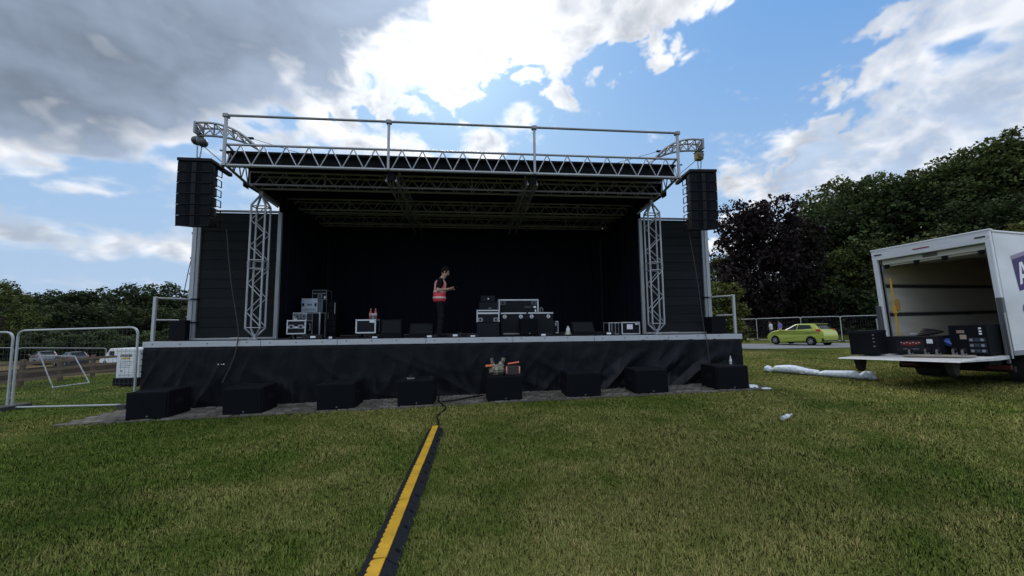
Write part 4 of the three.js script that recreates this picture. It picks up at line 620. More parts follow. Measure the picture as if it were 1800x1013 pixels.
{ const x = 6.15, z = 0.95, t = thing('litter', 'crumpled white plastic litter on the right end of the paving', 'litter', [x, ground(x, z) + 0.02, z]); mesh('bag', implicit(40, [0, 0.04, 0], [0.2, 0.1, 0.14], (q) => 0.012 * n2(q[0] * 30, q[2] * 30 + q[1] * 20) + ell(q, [0, 0.03, 0], [0.12, 0.045, 0.08])), M.white, t); mesh('scrap', implicit(30, [0.2, 0.02, 0.16], [0.16, 0.06, 0.1], (q) => 0.010 * n2(q[0] * 30, q[2] * 30) + ell(q, [0.2, 0.01, 0.16], [0.10, 0.02, 0.05])), M.white, t); }

// ---------------------------------------------------------------- cable ramp in the grass
const RAMP = { a: [-0.54, 3.03], b: [-0.58, 6.62] };
{
  const labels = ['farthest yellow and black cable ramp section, nearest the stage', 'second yellow and black cable ramp section from the stage', 'middle yellow and black cable ramp section in the grass', 'second nearest yellow and black cable ramp section in the grass', 'nearest yellow and black cable ramp section, cut by the bottom edge of the photo'];
  const L = 0.884, yellow = std(0.72, 0.40, 0.018, 0.66, 0, { map: wearTex, bumpMap: grainTex, bumpScale: 0.002 }), blk = matt(0.018, 0.019, 0.023, 0.8, 0.3, { bumpMap: grainTex, bumpScale: 0.003 });
  const base = (() => { const s = new THREE.Shape(); s.moveTo(-0.118, 0); s.lineTo(-0.056, 0.042); s.lineTo(0.040, 0.042); s.lineTo(0.108, 0); s.closePath(); return new THREE.ExtrudeGeometry(s, { depth: L - 0.020, bevelEnabled: true, bevelSize: 0.003, bevelThickness: 0.003, bevelSegments: 1 }).translate(0, 0, 0.006); })();
  const lid = (() => { const s = new THREE.Shape(), n = 13; s.moveTo(0.036, 0.004); s.lineTo(0.036, L - 0.014); s.lineTo(-0.034, L - 0.014); for (let i = n; i > 0; i--) { const z0 = (i / n) * (L - 0.01) , z1 = ((i - 1) / n) * (L - 0.01) + 0.004; s.lineTo(-0.047, z0 - 0.014); s.lineTo(-0.044, z1 + 0.020); s.lineTo(-0.031, z1 + 0.008); } s.closePath(); return new THREE.ExtrudeGeometry(s, { depth: 0.008, bevelEnabled: true, bevelSize: 0.002, bevelThickness: 0.002, bevelSegments: 1 }).rotateX(Math.PI / 2).translate(0, 0.056, 0); })();
  for (let i = 0; i < 5; i++) {
    const t0 = i * L, dz = RAMP.b[1] - RAMP.a[1], f = (t) => [lerp(RAMP.a[0], RAMP.b[0], t / dz), RAMP.a[1] + t], [x, z] = f(t0);
    const t = thing('cable_ramp', labels[i], 'cable ramp', [x, ground(x, z) + 0.018, z], 0, 'cable ramp sections in line'); const x2 = f(t0 + L)[0], z2 = f(t0 + L)[1];
    t.rotation.set(-Math.atan2(ground(x2, z2) - ground(x, z), L), Math.atan2(x2 - x, L), 0.02, 'YXZ');
    mesh('base', base, blk, t); const l = mesh('lid', lid, yellow, t, [-0.006 + (i % 2 ? 0.002 : -0.001), 0, 0]);
    for (const [sx, zz] of [[1, 0.16], [1, 0.42], [1, 0.74], [-1, 0.3], [-1, 0.62]]) mesh('notch', bx(0.035, 0.010, 0.022, 0, 0, 0), M.rubber, t, [sx * 0.080 , 0.024, zz], [0, 0, -sx * 0.6]);
    for (const zz of [0.22, 0.66]) mesh('emblem', rbx(0.03, 0.002, 0.11, 0.0008, 0, 0.0585, zz), std(0.62, 0.34, 0.016, 0.8), l);
  }
}
rope('ground_cable', [[-0.545, ground(-0.5, 3.2) + 0.04, 3.12], [-0.53, ground(-0.5, 2.8) + 0.035, 2.75], [-0.60, ground(-0.6, 2) + 0.03, 2.1], [-0.50, ground(-0.5, 1.5) + 0.03, 1.45], [-0.66, ground(-0.6, 0.9) + 0.045, 0.9], [-0.72, ground(-0.7, 0.3) + 0.045, 0.3], [-0.75, ground(-0.7, 0) + 0.05, -0.1]], 0.014, 'black cable running from the cable ramp over the grass to the stage', M.cable);
rope('ground_cable', [[-0.62, ground(-0.6, 0.9) + 0.05, 0.85], [-0.3, ground(-0.3, 0.8) + 0.05, 0.75], [0.0, ground(0, 0.5) + 0.05, 0.45], [0.25, ground(0, 0.4) + 0.05, 0.3]], 0.014, 'black cable curving over the paving left of the bag-laden subwoofer', M.cable);

// ---------------------------------------------------------------- box truck with its tail lift down
const TF = V(0.977, 0.015, -0.212), TU0 = V(-0.023, 0.999, -0.033), TL = V().crossVectors(TF, TU0).normalize(), TU = V().crossVectors(TL, TF).normalize();
const TB = V(10.43, 0.81, 1.36);
const TM = new THREE.Matrix4().makeBasis(TF.clone().normalize(), TU, TL).setPosition(TB);
const inTruck = (o, x, y, z, turn = 0) => { const m = TM.clone().multiply(new THREE.Matrix4().makeTranslation(x, y, z)).multiply(new THREE.Matrix4().makeRotationY(turn)); m.decompose(o.position, o.quaternion, o.scale); return o; };
{
  const t = thing('box_truck', 'white box truck with its roller door open and tail lift lowered', 'truck'); inTruck(t, 0, 0, 0);
  const W = 2.07, H = 2.5, L = 5.2, hw = W / 2, w = M.truckWhite;
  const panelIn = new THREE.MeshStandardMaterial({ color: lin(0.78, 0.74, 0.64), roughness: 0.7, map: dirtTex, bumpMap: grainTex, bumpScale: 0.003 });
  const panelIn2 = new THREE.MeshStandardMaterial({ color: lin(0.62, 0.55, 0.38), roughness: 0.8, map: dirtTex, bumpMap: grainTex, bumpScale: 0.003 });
  // shell
  for (const s of [-1, 1]) mesh('side_wall', rbx(L - 0.1, H - 0.03, 0.03, 0.01, L / 2 + 0.05, H / 2, s * (hw - 0.016)), w, t);
  mesh('roof', rbx(L, 0.04, W, 0.015, L / 2, H + 0.0, 0), w, t); mesh('front_wall', bx(0.04, H - 0.05, W - 0.08, L - 0.03, H / 2, 0), w, t); mesh('floor', bx(L, 0.06, W - 0.07, L / 2, -0.03, 0), std(0.34, 0.29, 0.22, 0.85, 0, { map: dirtTex }), t);
  mesh('roof_edge', merge([rbx(L, 0.05, 0.06, 0.02, L / 2, H - 0.01, hw - 0.01), rbx(L, 0.05, 0.06, 0.02, L / 2, H - 0.01, -hw + 0.01)]), w, t);
  mesh('lower_rail', merge([bx(L, 0.09, 0.05, L / 2, 0.0, hw + 0.002), bx(L, 0.09, 0.05, L / 2, 0.0, -hw - 0.002)]), M.aluDull, t);
  // inner lining in three bands with two load rails between them, both sides
  for (const s of [-1, 1]) {
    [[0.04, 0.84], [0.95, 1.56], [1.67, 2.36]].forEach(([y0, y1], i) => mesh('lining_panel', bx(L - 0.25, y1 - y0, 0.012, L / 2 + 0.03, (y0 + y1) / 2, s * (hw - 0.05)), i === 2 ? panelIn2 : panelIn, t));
    for (const y of [0.895, 1.615]) mesh('load_rail', bx(L - 0.25, 0.07, 0.03, L / 2 + 0.03, y, s * (hw - 0.06)), std(0.045, 0.042, 0.036, 0.7), t);
  }
  mesh('lining_panel', bx(0.012, H - 0.1, W - 0.12, L - 0.07, H / 2, 0), panelIn, t); mesh('ceiling_panel', bx(L - 0.3, 0.012, W - 0.12, L / 2, H - 0.05, 0), std(0.62, 0.57, 0.45, 0.8), t);
  // rear frame: header and two posts, lamps in the header
  const fr = mesh('rear_frame', merge([rbx(0.08, 0.26, W + 0.03, 0.02, 0, H - 0.115, 0), rbx(0.085, H - 0.03, 0.09, 0.015, 0.003, H / 2 - 0.02, hw - 0.035), rbx(0.085, H - 0.03, 0.09, 0.015, 0.003, H / 2 - 0.02, -hw + 0.035)]), w, t);
  mesh('roof_cap', rbx(0.12, 0.04, W + 0.06, 0.016, 0.01, H + 0.012, 0), w, t);
  for (const z of [-hw + 0.13, hw - 0.13]) mesh('marker_lamp', rbx(0.014, 0.03, 0.16, 0.005, -0.046, H - 0.115, z), std(0.03, 0.02, 0.025, 0.3), fr);
  mesh('brake_lamp', rbx(0.014, 0.024, 0.30, 0.005, -0.046, H - 0.125, -0.06), std(0.30, 0.02, 0.04, 0.3), fr);
  for (const z of [-hw + 0.02, hw - 0.02]) mesh('seal', bx(0.05, H - 0.4, 0.016, 0.05, (H - 0.3) / 2, z - Math.sign(z) * 0.085), M.rubber, t);
  // rolled-up door: bottom slats hang under the header with rollers
  const door = sub('roller_door', t, [0.10, 0, 0]), dm = std(0.62, 0.60, 0.50, 0.6, 0, { map: dirtTex });
  [[2.19, 0.0], [2.115, 0.05]].forEach(([y, x], i) => mesh('door_slat', rbx(0.03, i ? 0.055 : 0.12, W - 0.26, 0.006, x, y, 0), dm, door));
  for (let k = 0; k < 7; k++) mesh('door_slat', rbx(0.30, 0.03, W - 0.26, 0.006, 0.30 + k * 0.31, 2.16 + k * 0.018, 0), dm, door);
  for (const z of [-0.83, -0.25, 0.25, 0.83]) mesh('roller', merge([rbx(0.07, 0.08, 0.09, 0.015, 0.01, 2.095, z), new THREE.CylinderGeometry(0.03, 0.03, 0.05, 12).rotateX(Math.PI / 2).translate(-0.01, 2.06, z)]), M.rubber, door);
  mesh('door_handle', rbx(0.03, 0.07, 0.26, 0.01, -0.022, 2.20, 0.02), std(0.09, 0.085, 0.07, 0.6), door);
  for (const z of [-hw + 0.10, hw - 0.10]) mesh('door_track', merge([bx(0.03, 2.1, 0.04, 0.08, 1.05, z), rbx(0.06, 0.12, 0.08, 0.01, 0.1, 2.05, z)]), M.aluDull, t);
  // tail-lift guide posts on the lower half of the rear frame
  for (const z of [-hw + 0.0, hw - 0.0]) { mesh('lift_guide', merge([rbx(0.10, 1.16, 0.085, 0.01, -0.07, 0.53, z), rbx(0.05, 0.8, 0.05, 0.01, -0.12, 0.2, z - Math.sign(z) * 0.02)]), std(0.12, 0.125, 0.13, 0.5, 0.4, { map: wearTex }), t); mesh('guide_edge', rbx(0.03, 0.9, 0.02, 0.006, -0.13, 0.35, z + Math.sign(z) * 0.05), M.galv, t); }
  // platform
  const pf = sub('tail_lift', t, [-0.14, -0.045, 0], [0, 0, 0.022]);
  mesh('platform', (() => { const s = new THREE.Shape(); s.moveTo(0, 0.0); s.lineTo(-1.58, 0.0); s.lineTo(-1.61, -0.012); s.lineTo(-0.4, -0.06); s.lineTo(0, -0.06); s.closePath(); return new THREE.ExtrudeGeometry(s, { depth: 2.08, bevelEnabled: true, bevelSize: 0.006, bevelThickness: 0.006, bevelSegments: 1 }).translate(0, 0, -1.04); })(), std(0.62, 0.62, 0.62, 0.5, 0.1, { map: wearTex }), pf);
  for (const z of [-0.86, 0.72]) { mesh('platform_foot', (() => { const s = new THREE.Shape(); s.moveTo(0, 0); s.lineTo(0.28, 0); s.lineTo(0.18, -0.24); s.lineTo(0.12, -0.27); s.lineTo(0.05, -0.2); s.closePath(); return new THREE.ExtrudeGeometry(s, { depth: 0.10, bevelEnabled: true, bevelSize: 0.01, bevelThickness: 0.01, bevelSegments: 1 }).translate(-1.3, -0.045, z - 0.05); })(), matt(0.03, 0.028, 0.026, 0.8, 0.3), pf); mesh('foot_pad', rbx(0.05, 0.16, 0.1, 0.01, -1.14, -0.18, z), M.rubber, pf); }
  mesh('lift_beam', rbx(0.5, 0.12, 1.5, 0.02, 0.1, -0.2, 0), M.black, t); for (const z of [-0.5, 0.5]) bar('lift_arm', t, [0.1, -0.28, z], [-0.55, -0.11, z], 0.04, M.black);
  // chassis, axle, wheels, lamps
  for (const z of [-0.4, 0.4]) mesh('chassis_rail', bx(L + 1.4, 0.16, 0.07, L / 2 + 0.7, -0.17, z), M.black, t);
  mesh('bumper_beam', rbx(0.10, 0.12, 1.9, 0.02, 0.25, -0.34, 0), matt(0.02, 0.01, 0.01, 0.7, 0.3), t);
  for (const z of [-0.7, 0.75]) { mesh('tail_lamp', rbx(0.05, 0.10, 0.36, 0.015, 0.18, -0.30, z), std(0.08, 0.008, 0.008, 0.4), t); mesh('plate_lamp', rbx(0.02, 0.05, 0.10, 0.006, 0.15, -0.25, z * 0.6), M.label, t); }
  const tyre = (r, wd) => new THREE.LatheGeometry([[r * 0.55, -wd / 2], [r * 0.93, -wd / 2], [r, -wd * 0.36], [r, wd * 0.36], [r * 0.93, wd / 2], [r * 0.55, wd / 2]].map(([a, b]) => new THREE.Vector2(a, b)), 32).rotateX(Math.PI / 2);
  for (const [x, z] of [[1.35, -0.80], [1.35, 0.80], [L + 0.75, -0.85], [L + 0.75, 0.85]]) { const wh = sub('wheel', t, [x, -0.31, z]), dual = x < 3; for (const q of dual ? [-0.12, 0.12] : [0]) { mesh('tyre', tyre(0.355, 0.2).translate(0, 0, q), M.rubber, wh); mesh('rim', new THREE.CylinderGeometry(0.2, 0.2, 0.16, 20).rotateX(Math.PI / 2).translate(0, 0, q), M.aluDull, wh); } mesh('mudguard', new THREE.CylinderGeometry(0.44, 0.44, dual ? 0.46 : 0.26, 20, 1, true, -1.3, 2.6).rotateX(-Math.PI / 2).rotateZ(Math.PI / 2), new THREE.MeshStandardMaterial({ color: lin(0.015, 0.015, 0.016), roughness: 0.8, side: THREE.DoubleSide }), wh); }
  mesh('axle', new THREE.CylinderGeometry(0.07, 0.07, 1.5, 12).rotateX(Math.PI / 2).translate(1.35, -0.31, 0), M.black, t); mesh('axle_hub', new THREE.SphereGeometry(0.16, 16, 12).translate(1.35, -0.31, 0), std(0.05, 0.05, 0.05, 0.6), t); mesh('exhaust', new THREE.CylinderGeometry(0.06, 0.06, 1.2, 12).rotateZ(Math.PI / 2).translate(2.4, -0.36, 0.3), std(0.16, 0.14, 0.12, 0.6, 0.4), t); mesh('spare_wheel', tyre(0.34, 0.2).rotateX(Math.PI / 2).translate(2.9, -0.36, 0), M.rubber, t);
  mesh('side_guard', merge([rbx(2.4, 0.07, 0.03, 0.01, 3.4, -0.22, hw - 0.05), rbx(2.4, 0.07, 0.03, 0.01, 3.4, -0.42, hw - 0.05)]), M.aluDull, t);
  // cab in front of the box
  mesh('cab', (() => { const s = new THREE.Shape(); s.moveTo(0, -0.35); s.lineTo(0, 1.35); s.lineTo(0.75, 1.30); s.lineTo(1.45, 0.45); s.lineTo(2.05, 0.25); s.lineTo(2.1, -0.35); s.closePath(); return new THREE.ExtrudeGeometry(s, { depth: 1.8, bevelEnabled: true, bevelSize: 0.06, bevelThickness: 0.06, bevelSegments: 2 }).translate(L + 0.06, 0, -0.9); })(), w, t);
  mesh('cab_window', merge([bx(0.7, 0.55, 0.01, L + 0.6, 0.85, 0.968), bx(0.7, 0.55, 0.01, L + 0.6, 0.85, -0.968)]), M.blackGloss, t);
  // yellow load strap hanging at the far post
  mesh('load_strap', merge([bx(0.012, 1.5, 0.04, 0.16, 1.03, -hw + 0.20), rbx(0.05, 0.18, 0.10, 0.015, 0.15, 1.0, -hw + 0.21)]), std(0.55, 0.33, 0.04, 0.7), t); mesh('strap_ratchet', rbx(0.05, 0.28, 0.06, 0.015, 0.13, 1.12, -hw + 0.29), std(0.36, 0.18, 0.03, 0.7), t);
  // lettering on the side: white letters on a slanted violet panel
  const cv = document.createElement('canvas'); cv.width = 512; cv.height = 512; const k = cv.getContext('2d'); k.fillStyle = '#35205f'; k.fillRect(0, 0, 512, 512); k.fillStyle = '#e9e9ee'; k.font = 'bold 470px sans-serif'; k.fillText('A', 62, 420);
  const tx = new THREE.CanvasTexture(cv); tx.colorSpace = THREE.SRGBColorSpace;
  const sg = new THREE.BufferGeometry(); sg.setAttribute('position', new THREE.Float32BufferAttribute([0.62, 1.90, 0, 1.34, 2.06, 0, 0.70, 1.24, 0, 1.36, 1.36, 0], 3)); sg.setAttribute('uv', new THREE.Float32BufferAttribute([0, 1, 1, 1, 0, 0, 1, 0], 2)); sg.setIndex([0, 2, 1, 1, 2, 3]); sg.computeVertexNormals(); sg.translate(0, 0, hw + 0.003);
  mesh('lettered_panel', sg, new THREE.MeshStandardMaterial({ map: tx, roughness: 0.65 }), t); mesh('panel_upper_band', (() => { const g = new THREE.BufferGeometry(); g.setAttribute('position', new THREE.Float32BufferAttribute([0.60, 1.98, 0, 1.34, 2.14, 0, 0.62, 1.903, 0, 1.34, 2.063, 0], 3)); g.setAttribute('uv', new THREE.Float32BufferAttribute([0, 1, 1, 1, 0, 0, 1, 0], 2)); g.setIndex([0, 2, 1, 1, 2, 3]); g.computeVertexNormals(); return g.translate(0, 0, hw + 0.003); })(), std(0.16, 0.13, 0.24, 0.4), t);  // paler violet band just above the lettered panel
  mesh('blue_mark', new THREE.CircleGeometry(0.17, 24).scale(1, 0.8, 1).translate(0.86, 0.86, hw + 0.003), std(0.05, 0.05, 0.16, 0.4), t);
}
{ // load on and behind the lift platform
  const put = (name, label, cat, x, y, z, turn = 0) => inTruck(thing(name, label, cat), x, y, z, turn);
  const c1 = put('equipment_case', 'tall plain black case at the left end of the tail lift', 'case', -0.95, -0.035, -0.88, 0.12); mesh('box', rbx(0.5, 0.56, 0.52, 0.012, 0.05, 0.285, 0), M.cab, c1); mesh('lid', rbx(0.51, 0.07, 0.53, 0.01, 0.05, 0.53, 0), M.cabEdge, c1); for (const y of [0.2, 0.3, 0.38, 0.46]) mesh('catch', rbx(0.012, 0.025, 0.035, 0.004, -0.205, y, 0.22), std(0.16, 0.16, 0.17, 0.5), c1);
  const c2 = put('road_trunk', 'long black trunk with a red and white sticker on the tail lift', 'trunk', -0.42, -0.03, -0.20); mesh('box', rbx(0.5, 0.40, 0.92, 0.015, 0, 0.205, 0), M.caseBlack, c2);
  { const cv = document.createElement('canvas'); cv.width = 256; cv.height = 128; const k = cv.getContext('2d'); k.fillStyle = '#131418'; k.fillRect(0, 0, 256, 128); k.fillStyle = '#6f1a1c'; k.beginPath(); k.ellipse(140, 40, 96, 26, -0.06, 0, 7); k.fill(); k.fillStyle = '#b9b6b4'; for (let i = 0; i < 7; i++) { k.beginPath(); k.ellipse(52 + i * 27, 30 + (i % 2) * 8, 9, 6, 0.3, 0, 7); k.fill(); } k.fillStyle = '#6f737a'; for (let i = 0; i < 8; i++) k.fillRect(64 + i * 18, 96, 12, 14); const tx = new THREE.CanvasTexture(cv); tx.colorSpace = THREE.SRGBColorSpace; mesh('sticker', new THREE.PlaneGeometry(0.5, 0.25).rotateY(-Math.PI / 2).translate(-0.253, 0.2, -0.02), new THREE.MeshStandardMaterial({ map: tx, roughness: 0.5 }), c2); mesh('white_label', bx(0.004, 0.09, 0.1, -0.252, 0.29, 0.33), M.label, c2); mesh('handle', rbx(0.02, 0.04, 0.12, 0.006, -0.255, 0.3, -0.4), M.rubber, c2); }
  const coil = put('cable_coil', 'coil of black cable lying on the stickered trunk', 'cable coil', -0.42, 0.385, 0.02); mesh('coil', merge([0, 1, 2, 3].map((i) => new THREE.TorusGeometry(0.19 - i * 0.012, 0.016, 8, 28).rotateX(Math.PI / 2 + 0.12 * (i - 1.5)).translate(0.01 * i, 0.025 + 0.026 * i, 0.02 * i))), M.cable, coil); mesh('tie', rbx(0.05, 0.05, 0.14, 0.01, -0.1, 0.03, -0.22), std(0.3, 0.3, 0.31, 0.7), coil);
  const c3 = put('equipment_case', 'dark low case behind the castor board in the truck', 'case', 0.15, 0.0, 0.05); mesh('box', rbx(0.5, 0.33, 0.75, 0.012, 0, 0.17, 0), M.cab, c3); mesh('lid', rbx(0.5, 0.04, 0.76, 0.01, -0.002, 0.31, 0), M.cabEdge, c3); mesh('handle', rbx(0.02, 0.05, 0.14, 0.006, -0.253, 0.17, 0.1), M.rubber, c3);
  const bag = put('plastic_bag', 'bright blue plastic bag on the truck load', 'bag', -0.36, 0.20, 0.31); mesh('sack', implicit(44, [0, 0.05, 0], [0.2, 0.24, 0.24], (q) => 0.022 * n2(q[0] * 16, q[1] * 16 + q[2] * 12) + smin(ell(q, [0, 0.03, 0.02], [0.11, 0.085, 0.15]), cap(q, [0, 0.1, 0.06], [0, 0.17, 0.09], 0.04, 0.018), 0.04)), std(0.04, 0.085, 0.28, 0.5), bag); mesh('knot', new THREE.SphereGeometry(0.03, 10, 8).translate(0, 0.22, 0.125), std(0.04, 0.085, 0.28, 0.5), bag);
  const bd = put('castor_board', 'wooden board lying upside down with its castors upwards on the tail lift', 'castor board', -0.92, -0.045, 0.34, 0.15); mesh('board', rbx(0.42, 0.03, 1.0, 0.006, 0, 0.015, 0), std(0.28, 0.24, 0.19, 0.8, 0, { map: dirtTex }), bd);
  for (const [x, z] of [[-0.15, -0.36], [0.13, -0.2], [-0.14, 0.06], [0.12, 0.22], [-0.13, 0.42]]) { const c = sub('castor', bd, [x, 0.03, z]); mesh('wheel', new THREE.CylinderGeometry(0.055, 0.055, 0.035, 18).rotateX(Math.PI / 2).rotateY(0.9).translate(0, 0.095, 0), M.rubber, c); mesh('hub', new THREE.CylinderGeometry(0.032, 0.032, 0.042, 14).rotateX(Math.PI / 2).rotateY(0.9).translate(0, 0.095, 0), M.steel, c); mesh('fork', merge([bx(0.05, 0.09, 0.008, 0, 0.05, 0.024), bx(0.05, 0.09, 0.008, 0, 0.05, -0.024), bx(0.08, 0.006, 0.08, 0, 0.003, 0)]).rotateY(0.9), M.steel, c); }
  const rk = put('equipment_rack', 'black rack with rows of round pale sockets on the tail lift', 'rack', -0.30, -0.02, 0.66, -0.05); mesh('cabinet', rbx(0.46, 0.60, 0.58, 0.012, 0.05, 0.305, 0), M.cab, rk);
  for (let i = 0; i < 3; i++) { const p = mesh('socket_panel', rbx(0.01, 0.085, 0.25, 0.004, -0.186, 0.08 + i * 0.11, 0.13), std(0.022, 0.025, 0.035, 0.5), rk); for (const z of [0.05, 0.13, 0.21]) mesh('socket', new THREE.CylinderGeometry(0.026, 0.026, 0.014, 14).rotateZ(Math.PI / 2).translate(-0.196, 0.08 + i * 0.11, z), z === 0.13 ? std(0.05, 0.06, 0.08, 0.4) : std(0.32, 0.34, 0.38, 0.4, 0.3), p); }
  for (const y of [0.42, 0.47, 0.53]) mesh('switch', rbx(0.012, 0.035, 0.04, 0.004, -0.19, y, 0.2), M.label, rk); mesh('label', bx(0.004, 0.09, 0.1, -0.183, 0.36, -0.07), std(0.36, 0.29, 0.24, 0.6), rk); mesh('label', bx(0.004, 0.06, 0.12, -0.183, 0.47, -0.1), std(0.28, 0.2, 0.16, 0.6), rk);
  const jk = put('strap_pile', 'pile of grey straps and cable at the right post of the truck', 'straps', 0.10, 0.0, 0.86); const rr = mulberry(31); mesh('straps', merge([...Array(9).keys()].map((i) => tube([[-0.22 + rr() * 0.1, 0.03 + i * 0.02, -0.08 + rr() * 0.1], [-0.1, 0.10 + i * 0.04 * rr() + 0.03, rr() * 0.12], [0.05, 0.05 + i * 0.05, 0.06 - rr() * 0.1], [0.2, 0.03 + i * 0.03, rr() * 0.1]], 0.014 + rr() * 0.012, 20, 6))), std(0.16, 0.15, 0.13, 0.8), jk); mesh('ring', new THREE.TorusGeometry(0.1, 0.022, 8, 24).rotateY(1.2).translate(-0.02, 0.46, 0.0), std(0.13, 0.12, 0.11, 0.8), jk); mesh('bundle', implicit(32, [0.05, 0.22, 0], [0.2, 0.3, 0.14], (q) => 0.02 * n2(q[0] * 18, q[1] * 18) + ell(q, [0.06, 0.2, 0], [0.14, 0.22, 0.09])), M.cabEdge, jk);
}

// ---------------------------------------------------------------- rolled white sheet on the grass
{
  const t = thing('fabric_roll', 'long roll of white sheet tied with straps lying on the grass', 'fabric roll'), n = 90, m = 22, pos = [], idx = [], uv = [];
  const A = [8.40, -1.60], B = [9.60, 0.62], R = (u) => 0.092 + 0.026 * Math.exp(-(((u - 0.30) / 0.12) ** 2)) + 0.012 * Math.sin(u * 9) - 0.038 * Math.exp(-(((u - 0.09) / 0.025) ** 2)) - 0.035 * Math.exp(-(((u - 0.88) / 0.02) ** 2)) - 0.02 * Math.exp(-(((u - 0.56) / 0.02) ** 2)) - 0.07 * smooth(0.975, 1, u) - 0.06 * (1 - smooth(0, 0.03, u));
  const C = (u) => { const s = 0.10 * Math.sin(u * 5.2 + 0.6) - 0.05; return [lerp(A[0], B[0], u) + s * 0.88, lerp(A[1], B[1], u) - s * 0.47]; };
  for (let i = 0; i <= n; i++) { const u = i / n, [x, z] = C(u), r = Math.max(0.004, R(u)), lump = u > 0.9 || (u > 0.36 && u < 0.55) || u < 0.13 ? 0.022 : 0.004; for (let j = 0; j <= m; j++) { const a = (j / m) * 2 * Math.PI, k = r * (1 + (lump / 0.1) * 0.9 * n2(u * 26 + 3 * Math.cos(a), 3 * Math.sin(a) + u * 9)), cx = Math.cos(a) * k * 1.25, cy = Math.sin(a) * k * 0.92; pos.push(x + cx * 0.88, ground(x, z) + Math.max(-0.0, R(u) * 0.9 + cy) + 0.02, z - cx * 0.47); uv.push(u * 6, j / m); } }
  for (let i = 0; i < n; i++) for (let j = 0; j < m; j++) { const a = i * (m + 1) + j; idx.push(a, a + 1, a + m + 1, a + 1, a + m + 2, a + m + 1); }
  const g = new THREE.BufferGeometry(); g.setAttribute('position', new THREE.Float32BufferAttribute(pos, 3)); g.setAttribute('uv', new THREE.Float32BufferAttribute(uv, 2)); g.setIndex(idx); g.computeVertexNormals();
  mesh('sheet', g, new THREE.MeshStandardMaterial({ color: lin(0.72, 0.76, 0.82), roughness: 0.5, bumpMap: clothTex, bumpScale: 0.05, side: THREE.DoubleSide }), t);
  for (const u of [0.09, 0.42, 0.56, 0.88]) { const [x, z] = C(u); mesh('strap', new THREE.TorusGeometry(1, 0.10, 6, 26).scale(R(u) * 1.25 + 0.012, R(u) * 0.95 + 0.012, 0.13).rotateY(-0.5 + Math.PI / 2 + 1.05).translate(x, ground(x, z) + R(u) * 0.9 + 0.02, z), std(0.20, 0.20, 0.21, 0.8), t); }
}

